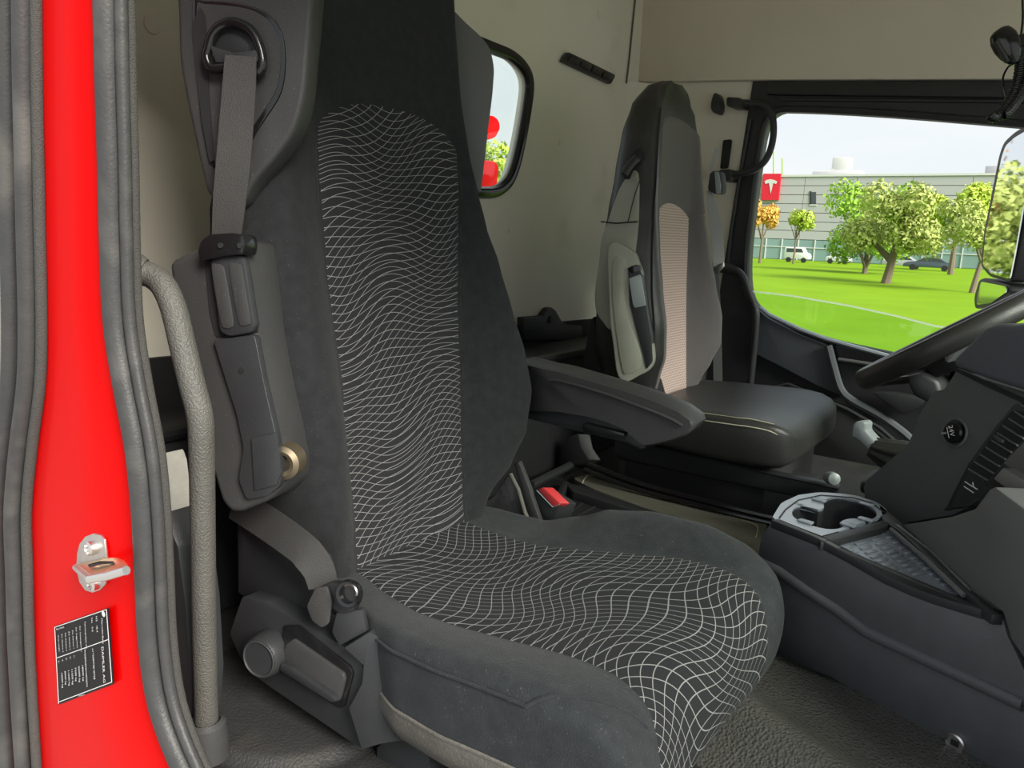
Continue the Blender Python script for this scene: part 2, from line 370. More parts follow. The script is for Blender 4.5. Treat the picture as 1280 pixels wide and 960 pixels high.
# lower rear: black backing, bracket, storage box under the bunk
lb = thing('storage_box', (-1.25, 1.55, FLOOR_Z), 'black storage box along the rear wall behind the seats', 'storage box')
mk('back_panel', prism([V((-1.365, .45, 1.6)), V((-1.365, 2.72, 1.6)), V((-1.365, 2.72, 1.998)), V((-1.365, .45, 2.052))], (-.014, 0, 0)), 'black_matte', lb)
mk('box_body', box((-1.26, 1.58, 1.775), (.21, 2.28, .35)), 'black_plastic', lb, bevel=.02)
mk('top_edge', tube([(-1.155, .46, 1.955), (-1.155, 2.70, 1.955)], .012, 8), 'charcoal_plastic', lb)
br = [(655, 397), (680, 395), (686, 386), (690, 384), (695, 388), (703, 402), (708, 406), (728, 407), (729, 425), (655, 425)]
bb = mk('wall_bracket', slab(br, (XR+.03, 0, 0), (1, 0, 0), .028), 'black_plastic', None, bevel=.004); tag(bb, 'black triangular bracket at the foot of the rear wall', 'bracket')
b2 = mk('bolt', disc(P(688, 399, X=XR+.03), (1, 0, 0), .012, .008, 12), 'charcoal_plastic', bb)
# far side wall: liner, upper panel, door with window
upz0, upz1 = 2.862, 2.775
lw = mk('wall_left', prism([V((XR-.02, YL, 1.5)), V((-.93, YL, 1.5)), V((-.93, YL, 2.845)), V((XR-.02, YL, 2.87))], (0, .04, 0)), 'liner', None); tag(lw, 'pale grey-green liner of the far side wall behind the driver seat', 'wall', kind='structure')
ul = mk('trim_1', prism([V((XR-.02, YL-.03, 2.867)), V((-.93, YL-.03, 2.839)), V((.75, YL-.03, 2.715)), V((.75, YL-.03, ROOF_Z)), V((XR-.02, YL-.03, ROOF_Z))], (0, .08, 0)), 'liner_upper', None, bevel=.006); tag(ul, 'beige-grey upper liner panel above the driver window', 'panel', kind='structure')
cf = mk('trim_2', loft([[V((XR, YL-.11, z)), V((XR+.018, YL-.05, z)), V((XR+.05, YL-.018, z)), V((XR+.11, YL, z)), V((XR-.01, YL+.01, z))] for z in (1.95, 2.4, 2.86)]), 'liner', None); tag(cf, 'rounded vertical corner moulding between rear wall and far wall', 'trim', kind='structure')
sm = tube([P(x, y, X=XR+.004) for x, y in ((794, 0), (790, 40), (786, 80), (783, 104))], .0035, 6); 
mk('seam', sm, 'liner_seam', wr)
mk('seam', tube([P(x, y, Y=YL-.022) for x, y in ((783, 104), (776, 116), (768, 150), (764, 200), (757, 250), (748, 330), (742, 380))], .003, 6), 'liner_seam', cf)
ce = mk('ceiling', box((-.3, 1.58, ROOF_Z+.03), (2.3, 2.4, .06)), 'liner_upper', None); tag(ce, 'pale liner of the cab ceiling', 'ceiling', kind='structure')
# driver door (far side): frame sheet with window hole
wx = [V((-.902, YL, 2.690)), V((-.865, YL, 2.735)), V((-.78, YL, 2.737)), V((-.5, YL, 2.708)), V((-.151, YL, 2.661)), V((.10, YL, 2.625)), V((.19, YL, 2.57)), V((.24, YL, 2.3)), V((.27, YL, 2.05)), V((.22, YL, 1.93)), V((.0, YL, 1.925)),
      V((-.22, YL, 1.935)), V((-.411, YL, 1.957)), V((-.58, YL, 1.977)), V((-.706, YL, 2.004)), V((-.81, YL, 2.036)), V((-.878, YL, 2.080)), V((-.908, YL, 2.14)), V((-.921, YL, 2.25)), V((-.920, YL, 2.4)), V((-.914, YL, 2.56))]
wxs = cr(wx, 3, True)
outer = [V((-1.05, YL-.008, 1.5)), V((.75, YL-.008, 1.5)), V((.75, YL-.008, 2.755)), V((-.955, YL-.008, 2.855))]; wxs = [p+V((0, -.008, 0)) for p in wxs]
dr = thing('door_1', (-.2, YL, 1.5), 'black driver door with a large window onto a lawn', 'door', kind='structure')
mk('door_frame', holed(outer, wxs, (0, .07, 0)), 'black_plastic', dr, smooth=False)
cw = sum(wxs, V((0, 0, 0)))/len(wxs)
mk('window_seal', tube([p+V((0, -.004, 0)) for p in wxs+[wxs[0]]], .013, 8, False), 'charcoal_plastic', dr)
mk('header_band', prism([V((-.90, YL-.028, 2.835)), V((.75, YL-.028, 2.712)), V((.75, YL-.028, 2.66)), V((-.90, YL-.028, 2.79))], (0, .03, 0)), 'black_plastic', dr, bevel=.006)
mk('header_groove', tube([(-.86, YL-.008, 2.775), (-.4, YL-.008, 2.742), (.7, YL-.008, 2.665)], .006, 6), 'charcoal_plastic', dr)
ge = [P(x, y, Y=YL+.03) for x, y in ((938, 365), (990, 371), (1060, 383), (1120, 396), (1170, 409))]
ge += [V((.24, YL+.03, 2.045))]
mk('window_pane', prism(ge+[V((.24, YL+.03, 1.88)), V((-.93, YL+.03, 1.88))], (0, .004, 0)), 'glass_tint', dr, smooth=False)
mk('pane_edge', tube([p+V((0, 0, .003)) for p in ge], .0032, 6), 'glass_edge', dr)
# ------------------------------------------------------------------ near B-pillar (door jamb)
YP = .42
rows = [-380, 0, 100, 200, 300, 400, 480, 560, 640, 720, 800, 880, 960, 1040]
redL = [47, 51, 52, 54, 56, 58, 56, 46, 39, 41, 43, 47, 52, 58]
redR = [110, 120, 122, 125, 127, 131, 143, 158, 166, 170, 174, 186, 216, 260]
def col(px_list, Y, k=3, ext=0): return cr([P(x+ext, y, Y=Y) for x, y in zip(px_list, rows)], k)
cols = []
for t, dy in ((-.55, .03), (-.25, .012), (0, 0), (.1, -.003), (.2, -.0035), (.5, -.003), (.72, -.001), (.78, .002), (1.0, .006), (1.05, .014)):
    cols.append(cr([P(a+(b-a)*t, y, Y=YP)+V((0, dy, 0)) for a, b, y in zip(redL, redR, rows)], 3))
vs, fs = loft(cols, False, False)
pil = mk('trim_3', (vs, fs), 'red_paint', None, solid=.004); tag(pil, 'glossy red painted door jamb of the near cab pillar', 'pillar', kind='structure')
L = [a for a in redL]; R = redR
def seal(name, off_side, off, Y, r, m, flat=(1, 1)):
    base = L if off_side == 'L' else R
    return mk(name, tube(col([b+off for b in base], Y, 4), r, 12, True, flat=flat, ref=(0, 1, 0)), m, ds)
ds = thing('outer_door_seal', P(30, 960, Y=YP), 'grey ribbed rubber door seal left of the red jamb', 'seal')
ds['kind'] = 'structure'; ds.name = 'trim_4'; WL[ds.name] = V(ds.location)
seal('rib', 'L', -6, YP-.006, .0065, 'rubber_rough'); seal('rib', 'L', -23, YP-.014, .0105, 'rubber'); seal('rib', 'L', -43, YP-.014, .0115, 'rubber'); seal('pale_edge', 'L', -60, YP-.012, .009, 'rubber_pale')
seal('groove', 'L', -33, YP+.002, .012, 'black_matte')
ds = thing('inner_door_seal', P(180, 960, Y=YP), 'black rubber door seal between red jamb and cab interior', 'seal')
ds['kind'] = 'structure'; ds.name = 'trim_5'; WL[ds.name] = V(ds.location)
seal('bulb', 'R', 13, YP+.008, .0125, 'rubber'); seal('groove', 'R', 25, YP+.018, .006, 'black_matte'); seal('bulb', 'R', 31, YP+.014, .0065, 'rubber'); seal('flange', 'R', 41, YP+.03, .0062, 'rubber_rough')
# interior lower pillar trim, sill
pt = mk('trim_6', slab([(204, 640), (216, 670), (222, 684), (232, 760), (238, 850), (236, 905), (215, 905), (196, 800)], (0, .50, 0), (0, -1, 0), .05), 'charcoal_plastic', None, bevel=.004); tag(pt, 'dark dusty lower trim of the near pillar behind the seal', 'trim', kind='structure')
pt = mk('trim_7', slab([(202, 566), (207, 580), (218, 668), (210, 674), (200, 660)], (0, .515, 0), (0, -1, 0), .03), 'rubber_pale', None, bevel=.002); tag(pt, 'pale grey sliver of pillar trim beside the grab handle', 'trim', kind='structure')
wrt = mk('wall_right', box((-1.25, .455, 2.3), (.36, .05, 2.2)), 'red_paint', None); tag(wrt, 'red cab side panel behind the door jamb', 'wall', kind='structure')
ws = mk('trim_8', box((-.05, .50, 1.50), (1.5, .20, .17)), 'black_plastic', None, bevel=.02); tag(ws, 'dark door sill along the open near side', 'sill', kind='structure')
wh = mk('trim_9', box((-.15, .47, 3.10), (2.0, .10, .5)), 'liner_upper', None); tag(wh, 'pale header above the open near door', 'panel', kind='structure')
# front of the cab: lower bulkhead, header, pillars and windscreen
fb = mk('wall_front', box((.78, 1.58, 1.75), (.06, 2.36, .55)), 'black_plastic', None); tag(fb, 'black bulkhead under the windscreen', 'wall', kind='structure')
fh = mk('trim_10', box((.78, 1.58, 3.15), (.06, 2.36, .40)), 'liner_upper', None); tag(fh, 'pale header above the windscreen', 'panel', kind='structure')
fp = mk('trim_11', box((.72, .50, 2.35), (.14, .10, 1.8)), 'black_plastic', None); tag(fp, 'near front pillar of the cab', 'pillar', kind='structure')
fg = mk('window_2', box((.79, 1.58, 2.49), (.006, 2.2, .94)), 'glass', None); tag(fg, 'windscreen of the truck cab', 'window', kind='structure')
# striker on the jamb
S0 = (0, YP-.004, 0); SN = (0, -1, 0)
sk = thing('door_striker', P(119, 740, Y=YP), 'steel door striker bolted to the red jamb', 'striker')
mk('mount_plate', slab([(96, 692), (99, 680), (106, 671), (116, 667), (125, 669), (130, 675), (132, 690), (133, 705), (133, 720), (131, 731), (124, 738), (115, 741), (106, 738), (99, 728), (95, 712)], S0, SN, .003), 'steel', sk, bevel=.0008)
lp = [P(x, y, Y=q) for x, y, q in ((94, 706, YP-.007), (104, 703, YP-.007), (132, 697, YP-.007), (146, 696, YP-.014), (156, 700, YP-.022), (160, 705, YP-.028), (158, 711, YP-.034), (135, 718, YP-.040), (113, 722, YP-.042))]
mk('latch_loop', prism(lp, (0, 0, -.006)), 'brass_zinc', sk, bevel=.0015)
mk('bar', tube([P(112, 724, Y=YP-.043), P(135, 720, Y=YP-.041), P(158, 713, Y=YP-.035)], .0048, 10), 'steel_bright', sk)
mk('end_face', tube([P(95, 709, Y=YP-.008), P(112, 724, Y=YP-.043)], .0042, 8), 'steel', sk)
mk('slot', prism([P(x, y, Y=q)+V((0, 0, .0004)) for x, y, q in ((110, 707, YP-.022), (125, 703, YP-.022), (142, 703, YP-.022), (143, 705, YP-.026), (126, 706, YP-.027), (112, 710, YP-.027))], (0, 0, .0010)), 'black_matte', sk)
for px, py in ((115, 685), (118, 729)):
    s = mk('screw', lathe(P(px, py, Y=YP-.007), (0, -1, 0), [(.0085, -.003), (.0085, .004), (.006, .006), (.0055, .003), (.0005, .003)], 18), 'steel_bright', sk)
    mk('socket', disc(P(px, py, Y=YP-.007)+V((0, -.003, 0)), (0, -1, 0), .0038, .0015, 6), 'steel', s)
# data plate label
lbp = [(68, 783), (135, 760), (142, 855), (73, 881)]
LB = [P(x, y, Y=YP-.0045) for x, y in lbp]
dl = thing('data_label', P(105, 872, Y=YP-.0045), 'black manufacturer data sticker with white print on the red jamb', 'label')
mk('sticker', prism(rnd(LB, .001), (0, .001, 0)), 'label_black', dl, smooth=False)
def lpnt(a, b): return (LB[0].lerp(LB[1], a)).lerp(LB[3].lerp(LB[2], a), b)     # a across, b down
Yd = V((0, -.0008, 0))
def bar(a0, b0, a1, b1, th):
    p, q = lpnt(a0, b0), lpnt(a1, b1); d = (q-p).normalized(); n = V((-d.z, 0, d.x))*th/2
    return prism([p-n+Yd, q-n+Yd, q+n+Yd, p+n+Yd], (0, -.0003, 0))
th = .0009
lines = [bar(.02, .012, .985, .012, th), bar(.985, .012, .985, .965, th), bar(.02, .965, .985, .965, th), bar(.02, .012, .02, .985, th), bar(.02, .40, .98, .40, th)]
mk('border', join(*lines), 'print_white', dl, smooth=False)
H = (LB[3]-LB[0]).length; W = (LB[1]-LB[0]).length
xd = ((LB[3]+LB[2])-(LB[0]+LB[1])).normalized(); yd = (LB[1]-LB[0]).normalized()
def tx(s, a, b, size): return text_vf(s, size, lpnt(a, b)+Yd*1.4, xd, yd)
T = [tx('Mercedes-Benz', .89, .10, .0054), tx('DAIMLER AG', .86, .46, .0086), tx('e1*2007/46*0728', .70, .44, .0060), tx('WDB96424210052074', .56, .415, .0056),
     tx('N3   18.4', .80, .05, .0056), tx('No   0.6', .72, .05, .0056), tx('Fahrzeug-Ident.-Nr.', .595, .07, .0048)]
for i, t in enumerate(('1 - 18000', '2 - 26000', '1 -  7500', '2 - 11500', '3 - 11500', '4 -  8000', 'T - 10000')): T.append(tx(t.split('-')[1].strip()+' kg', .50-i*.066, .60, .0062))
for i in range(5): T.append(tx(str(i+1)+'-', .36-i*.075, .44, .0052))
for i in range(7): T.append(tx(('Zul. Gesamtgewicht', 'Zul. Zuggewicht', 'Zul. Achslast 1', 'Zul. Achslast 2', 'Zul. Achslast 3', 'Zul. Achslast 4', 'Gross weight')[i], .50-i*.07, .12 if i > 1 else .10, .0044))
mk('data_print', join(*T), 'print_white', dl, smooth=False)['kind'] = 'stuff'
mk('origin_print', text_vf('Made in Germany', .0036, lpnt(.05, .055)+Yd*1.4, (LB[1]-LB[0]).normalized(), -xd), 'print_white', dl, smooth=False)['kind'] = 'stuff'
mk('number_print', text_vf('A 960 584 00 17', .003, lpnt(.40, .99)+Yd*1.4, (LB[1]-LB[0]).normalized(), -xd), 'print_white', dl, smooth=False)['kind'] = 'stuff'
mk('emblem', join(*[prism([lpnt(.93, .055)+Yd+V((math.cos(a)*r, 0, math.sin(a)*r)) for a in [k*math.pi/9 for k in range(18)] for r in (.0036,)], (0, -.0003, 0))]), 'print_white', dl, smooth=False)
# near grab handle
gh = thing('entry_grab_bar', P(258, 940, Y=.50), 'grey textured entry grab handle beside the near pillar', 'handle')
hp = [P(x, y, Y=Y) for x, y, Y in ((176, 341, .475), (190, 345, .483), (204, 357, .487), (217, 385, .488), (228, 430, .488), (240, 480, .488), (250, 520, .49), (252, 560, .492), (253, 620, .495), (255, 760, .50), (258, 900, .505))]
mk('bar', tube(cr(hp, 5), .0145, 16), 'handle_paint', gh)
a = P(171, 340, Y=.472)
mk('mount_flange', tube([P(168, 338, Y=.470), P(178, 342, Y=.476)], [.021, .018], 16), 'handle_paint', gh, ang=60)
bs = P(258, 905, Y=.505)
mk('socket', lathe(bs+V((0, 0, -.045)), (0, 0, 1), [(.001, 0), (.027, 0), (.0265, .03), (.024, .047), (.018, .052), (.015, .046), (.001, .044)], 24), 'grey_plastic', gh)
# ------------------------------------------------------------------ near (passenger) seat
SC = thing('passenger_seat', (-.75, .90, FLOOR_Z), 'nearest seat, black fabric with wavy white thread pattern, beside the red jamb', 'seat')
Z0 = 1.79
# height, left edge Y, right edge Y, panel left, panel right, bolster rise, thickness
BK = [(-.07, .72, 1.06, .755, 1.015, .004, .10), (0, .705, 1.075, .755, 1.016, .008, .12), (.04, .685, 1.10, .757, 1.018, .016, .13), (.09, .662, 1.178, .759, 1.023, .035, .14), (.15, .648, 1.224, .760, 1.03, .052, .15), (.22, .640, 1.246, .760, 1.04, .058, .15),
      (.29, .635, 1.238, .762, 1.048, .052, .15), (.37, .632, 1.213, .762, 1.055, .042, .145), (.45, .632, 1.185, .760, 1.068, .034, .14), (.52, .638, 1.152, .762, 1.080, .026, .135), (.58, .655, 1.137, .766, 1.09, .018, .13),
      (.65, .70, 1.127, .772, 1.095, .010, .125), (.74, .755, 1.127, .80, 1.09, .004, .12), (.85, .765, 1.14, .82, 1.08, .002, .115), (.93, .77, 1.15, .82, 1.08, .0, .11), (.975, .80, 1.125, .84, 1.06, -.01, .08), (.985, .86, 1.07, .88, 1.04, -.02, .04)]
def bk(h): return [interp(h, BK, j) for j in range(1, 7)]
def back_x(h): return -.80-.158*h
def back_front(y, h):
    yl, yr, pl, pr, rise, th = bk(h)
    if pl <= y <= pr:
        m = (pl+pr)/2; s = (y-m)/((pr-pl)/2); x = -.010*(1-s*s)
    else:
        s = (pl-y)/max(1e-4, pl-yl) if y < pl else (y-pr)/max(1e-4, yr-pr)
        s = min(1, s)
        if s < .55: x = rise*(1-(1-s/.55)**2)
        else: x = rise-(rise+th*.45)*(1-math.sqrt(max(0, 1-((s-.55)/.45)**2)))
    return V((back_x(h)+x, y, Z0+h))
rings = []
for i in range(70):
    h = -.07+1.055*i/69
    yl, yr, pl, pr, rise, th = bk(h); ring = []
    for k in range(45):
        t = k/44; t = .5-.5*math.cos(math.pi*t)*(.75+.25*abs(math.cos(math.pi*t)))
        ring.append(back_front(yl+(yr-yl)*t, h))
    for k in range(1, 13):
        t = k/13; a = math.pi*t
        ring.append(V((back_x(h)-th*.45-th*.55*math.sin(a)**.6, (yl+yr)/2+math.cos(a)*(yr-yl)/2, Z0+h)))
    rings.append(ring)
bo = mk('backrest', loft(rings), 'seat_fabric', SC, ang=70)
# patterned centre panel, proud by 2.5 mm
PV, PF, PU = [], [], []
NU, NH = 40, 90
def arch(u): return .632+.072*math.sqrt(max(0, 1-(abs(u)**2.6)))
for j in range(NH+1):
    for i in range(NU+1):
        u = -1+2*i/NU; h = -.055+(arch(u)+.055)*j/NH
        yl, yr, pl, pr, rise, th = bk(h); y = (pl+pr)/2+u*(pr-pl)/2
        p = back_front(y, h); ed = (i in (0, NU)) or j == NH
        p.x += -.002 if ed else .0025
        PV.append(p); PU.append((y, h))
for j in range(NH):
    for i in range(NU): a = j*(NU+1)+i; PF.append((a, a+1, a+NU+2, a+NU+1))
mk('back_panel', (PV, PF), 'net_back', bo, uv=PU, ang=60)
def seam_curve(pts, r=.0016): return tube(pts, r, 6)
mk('seam', seam_curve([back_front(bk(h)[2], h)+V((.001, -.001, 0)) for h in [-.04+.67*k/40 for k in range(41)]]), 'black_matte', bo)
mk('seam', seam_curve([back_front(bk(h)[3], h)+V((.001, .001, 0)) for h in [-.04+.67*k/40 for k in range(41)]]), 'black_matte', bo)
# cushion: spine along the middle of the top, over the front edge
SP = cr([V((-.84, 0, 1.80)), V((-.76, 0, 1.792)), V((-.66, 0, 1.790)), V((-.55, 0, 1.795)), V((-.45, 0, 1.803)), V((-.37, 0, 1.806)), V((-.318, 0, 1.796)), V((-.288, 0, 1.768)), V((-.276, 0, 1.725)), V((-.276, 0, 1.68)), V((-.288, 0, 1.645))], 6)
arc = [0]
for a, b in zip(SP, SP[1:]): arc.append(arc[-1]+(b-a).length)
def spine(s):
    s = max(0, min(arc[-1]-1e-6, s))
    for i in range(len(SP)-1):
        if s <= arc[i+1]:
            t = (s-arc[i])/(arc[i+1]-arc[i]); p = SP[i].lerp(SP[i+1], t)
            d = (SP[min(i+2, len(SP)-1)]-SP[max(i-1, 0)]).normalized() if False else (SP[i+1]-SP[i]).normalized()
            d2 = (SP[min(i+2, len(SP)-1)]-SP[min(i+1, len(SP)-2)]).normalized(); d0 = (SP[max(i, 1)]-SP[max(i-1, 0)]).normalized()
            d = (d0.lerp(d, min(1, t+.5)) if t < .5 else d.lerp(d2, t-.5)).normalized()
            return p, V((-d.z, 0, d.x))
TOT = arc[-1]
# arc position, outer left, outer right, panel left, panel right, left rise, right rise, skirt drop
CU = [(0, .70, 1.10, .752, 1.012, .0, .0, .05), (.06, .69, 1.12, .748, 1.018, .002, .002, .07), (.13, .668, 1.15, .732, 1.018, .006, -.004, .09), (.19, .640, 1.175, .722, 1.022, .016, .012, .10), (.25, .618, 1.185, .722, 1.045, .024, .034, .115),
      (.33, .610, 1.188, .728, 1.075, .026, .042, .12), (.42, .612, 1.185, .735, 1.10, .024, .036, .12), (.48, .616, 1.18, .735, 1.10, .020, .024, .12), (.53, .622, 1.170, .725, 1.095, .014, .012, .11), (.58, .628, 1.155, .705, 1.08, .006, .006, .10), (.66, .640, 1.14, .70, 1.07, .0, .0, .09)]
CO = .012
def cush(y_s, s):
    """y_s in [-1,1]; beyond +-.8 the surface turns down the flank"""
    ol, orr, pl, pr, rl, rr, drop = [interp(s, CU, j) for j in range(1, 8)]
    p, n = spine(s); mid = (pl+pr)/2
    if abs(y_s) <= .5:
        y = mid+y_s/.5*(pr-pl)/2; g = -.006*(1-(y_s/.5)**2)
    else:
        sg = 1 if y_s > 0 else -1; t = (abs(y_s)-.5)/.5
        e = orr if sg > 0 else ol; q = pr if sg > 0 else pl; rise = rr if sg > 0 else rl
        # path: up the bolster, round the shoulder, down the flank
        if t < .55:
            k = t/.55; y = q+(e-q)*(.86*k); g = rise*math.sin(k*math.pi/2)
        elif t < .78:
            k = (t-.55)/.23*math.pi/2; y = q+(e-q)*(.86+.14*math.sin(k)); g = rise-.030*(1-math.cos(k))
        else:
            k = (t-.78)/.22; y = e-(e-q)*.05*k*k; g = rise-.030-(drop-.02)*k
    return p+n*g+V((0, y, 0))
NS, NY = 64, 72
VS, FS = [], []
for j in range(NS+1):
    for i in range(NY+1): VS.append(cush(-1+2*i/NY, TOT*j/NS))
for j in range(NS):
    for i in range(NY): a = j*(NY+1)+i; FS.append((a, a+1, a+NY+2, a+NY+1))
cu = mk('seat_cushion', (VS, FS), 'seat_fabric_worn', SC, ang=75)
PV, PF, PU = [], [], []
for j in range(NS+1):
    for i in range(41):
        s = .015+(TOT-.02)*j/NS; u = -1+2*i/40
        p, n = spine(s); q = cush(u*.5, s); ed = i in (0, 40)
        q = q+n*(-.0004 if ed else .0016); PV.append(q); PU.append((q.y, s))
for j in range(NS):
    for i in range(40): a = j*41+i; PF.append((a, a+1, a+42, a+41))
mk('seat_panel', (PV, PF), 'net_cushion', cu, uv=PU, ang=60)
# seam along the shoulder of the near bolster, dusty lower skirt
def flank(t, s, sg=-1): return cush(sg*(.5+.5*t), s)
mk('piping', tube([flank(.72 if k < 22 else .72-.066*(k-21), .20+.35*k/30)+V((0, -.001, .001)) for k in range(31)], .0022, 6), 'seat_fabric_worn', cu)
mk('piping', tube([flank(.93, .21+.36*k/30)+V((0, -.0015, 0)) for k in range(31)], .0024, 6), 'skirt', cu)
sk_r = []
for k in range(30):
    s = .17+.46*k/29; a = flank(.93, s)+V((0, -.002, 0)); p, n = spine(s)
    sk_r.append([a+V((0, .0, 0)), a-n*.02+V((0, -.001, 0)), a-n*.042+V((0, .008, 0)), a-n*.06+V((0, .034, 0)), a-n*.06+V((0, .10, 0))])
mk('seat_skirt', loft(sk_r, False, False), 'skirt', SC, ang=70)
mk('seat_pan', box((-.57, .90, 1.715), (.44, .46, .07)), 'black_plastic', SC, bevel=.02)
# seat base with control panel
mk('seat_base', box((-.60, .92, 1.645), (.42, .40, .11)), 'black_matte', SC, bevel=.01)
BP, BN = (-.78, .625, 1.72), (.10, -.99, .08)
mk('side_plate', slab([(296, 655), (310, 642), (395, 700), (402, 720), (400, 762), (362, 776), (297, 742)], (-.80, .655, 1.78), (.1, -.99, 0), .03), 'charcoal_plastic', SC, bevel=.003)
cp = mk('control_panel', slab([(303, 745), (330, 752), (375, 777), (426, 806), (454, 832), (451, 860), (436, 886), (470, 893), (476, 925), (452, 937), (407, 906), (345, 864), (318, 845), (300, 822), (287, 792)], BP, BN, .05, r=.006), 'charcoal_plastic', SC, bevel=.005)
mk('panel_flank', slab([(430, 810), (462, 790), (478, 800), (487, 850), (510, 905), (508, 925), (476, 930), (452, 937), (436, 886), (452, 855), (454, 832)], (-.62, .635, 1.70), (.4, -.9, .1), .06), 'charcoal_plastic', SC, bevel=.001)
n = V(BN).normalized()
fo = V(BP)+n*.004
mk('panel_trim', slab([(354, 782), (372, 782), (438, 834), (441, 842), (430, 884), (424, 886), (345, 836), (352, 812)], fo, BN, .008, r=.004), 'gloss_black', cp, bevel=.002)
mk('lever_pocket', slab([(352, 826), (357, 806), (366, 799), (428, 842), (430, 850), (424, 876), (416, 878), (350, 838)], V(BP)+n*.009, BN, .006, r=.003), 'grey_plastic', cp, bevel=.002)
mk('release_lever', slab([(351, 830), (364, 836), (414, 870), (420, 876), (414, 878), (350, 838)], V(BP)+n*.018, BN, .012, r=.002), 'charcoal_plastic', cp, bevel=.003)
kc = PL(341, 812, BP, BN)
kd = V((.25, -.96, .06)).normalized()
kb = mk('recline_knob', lathe(kc, kd, [(.030, -.005), (.031, .010), (.029, .026), (.027, .030), (.024, .0305), (.0235, .029), (.0005, .029)], 36), 'charcoal_plastic', cp)
mk('knob_ring', tube([kc+kd*.0305+(kd.orthogonal().normalized()*math.cos(a)+kd.cross(kd.orthogonal().normalized())*math.sin(a))*.0245 for a in [k*math.pi/16 for k in range(33)]], .0011, 6), 'grey_plastic', kb)
mk('slide_rail', slab([(372, 900), (395, 900), (470, 945), (520, 985), (520, 1020), (440, 990), (380, 945)], (-.7, .66, 1.62), (.1, -.95, .2), .06, r=.01), 'gloss_black', SC, bevel=.006)
mk('rail_bracket', slab([(500, 905), (533, 912), (536, 960), (560, 1010), (470, 1010), (470, 935)], (-.6, .66, 1.66), (.1, -.99, 0), .03), 'charcoal_plastic', SC, bevel=.003)
# side belt tower
TP, TN = (-.83, .585, 2.1), (.35, -.93, .06)
tw = mk('belt_tower', slab([(210, 327), (248, 309), (262, 296), (302, 300), (312, 360), (320, 420), (332, 480), (346, 545), (353, 585), (350, 610), (336, 626), (300, 641), (288, 641), (276, 628), (262, 580), (246, 500), (228, 420), (214, 360)], TP, TN, .085, r=.01), 'grey_plastic', SC, bevel=.008, seg=3)
n = V(TN).normalized()
mk('tower_cover', slab([(266, 425), (318, 418), (330, 480), (345, 545), (352, 588), (349, 608), (334, 620), (308, 625), (298, 600), (304, 560), (296, 520), (280, 470)], V(TP)+n*.007, TN, .012, r=.006), 'charcoal_plastic', tw, bevel=.004, seg=3)
mk('cover_hatch', slab([(314, 548), (346, 541), (351, 590), (346, 606), (318, 613)], V(TP)+n*.010, TN, .006, r=.002), 'charcoal_plastic', tw, bevel=.0015)
mk('screw_hole', disc(PL(302, 463, V(TP)+n*.0068, TN), n, .0038, .0012, 16), 'black_matte', tw)
mk('recess', slab([(256, 322), (306, 318), (320, 416), (270, 421), (262, 390)], V(TP)+n*.002, TN, .006, r=.003), 'black_matte', tw)
rl = mk('belt_height_lever', slab([(262, 326), (270, 319), (300, 319), (306, 326), (319, 408), (314, 416), (286, 421), (274, 415)], V(TP)+n*.012, TN, .012, r=.006), 'charcoal_plastic', tw, bevel=.003)
for xa in (0, 23):
    o_ = [(264+xa, 336), (270+xa, 330), (277+xa, 332), (281+xa, 342), (291+xa, 400), (288+xa, 410), (281+xa, 410), (275+xa, 402)]
    if xa: o_ = [(286, 335), (291, 329), (298, 330), (302, 338), (312, 398), (310, 406), (303, 407), (297, 399)]
    mk('grip_groove', slab(o_, V(TP)+n*.0135, TN, .004, curve=3), 'grey_plastic', rl, bevel=.0012)
gc = mk('belt_guide_cap', slab([(247, 315), (250, 302), (260, 293), (290, 291), (303, 293), (305, 306), (303, 318), (280, 320), (266, 323), (250, 327)], V(TP)+n*.020, TN, .03, r=.004), 'gloss_black', tw, bevel=.004)
for px in (276, 300): mk('rivet', disc(PL(px, 307, V(TP)+n*.0205, TN), n, .0035, .0015, 12), 'charcoal_plastic', gc)
mk('pivot_ring', lathe(P(355, 578, Y=.606), (.45, -.9, 0), [(.022, -.02), (.022, .004), (.016, .008), (.011, .006), (.010, -.002), (.0005, -.002)], 28), 'aged_brass', SC)
# shoulder housing with belt outlet
HP, HN = (-.87, .64, 2.45), (.50, -.86, .06)
hn = V(HN).normalized()
sh_out = [(215, -60), (221, 0), (223, 78), (237, 150), (259, 250), (300, 262), (316, 228), (346, 195), (369, 163), (381, 120), (386, 60), (391, 0), (395, -60)]
sho = mk('shoulder_housing', slab(sh_out, HP, HN, .045, r=.02), 'grey_plastic', SC, bevel=.012, seg=3)
mk('outlet_rim_shade', slab([(249, 2), (252, -4), (270, -2), (320, 6), (340, 20), (352, 40), (356, 62), (355, 100), (348, 125), (322, 160), (296, 195), (262, 203), (256, 180), (248, 80)], HP+hn*.004, HN, .01, curve=3) if False else slab([(240, 3), (252, 0), (300, 4), (330, 14), (348, 32), (356, 60), (355, 98), (347, 124), (322, 162), (290, 215), (264, 206), (252, 150), (242, 70)], V(HP)+hn*.003, HN, .008, curve=3), 'gloss_black', sho, bevel=.002)  # black outline painted in as the shade inside the belt outlet
mk('outlet_recess', slab([(246, 8), (256, 5), (300, 9), (326, 18), (342, 35), (350, 62), (349, 96), (341, 120), (316, 158), (284, 208), (266, 198), (256, 148), (247, 70)], V(HP)+hn*.0045, HN, .004, curve=3), 'grey_plastic', sho)
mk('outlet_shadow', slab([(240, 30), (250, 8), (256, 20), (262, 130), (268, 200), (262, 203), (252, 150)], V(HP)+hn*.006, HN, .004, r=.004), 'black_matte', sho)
di0 = [(260, 62), (265, 45), (275, 33), (290, 28), (305, 32), (317, 42), (325, 60), (328, 78), (322, 90), (290, 84), (266, 86), (258, 72)]
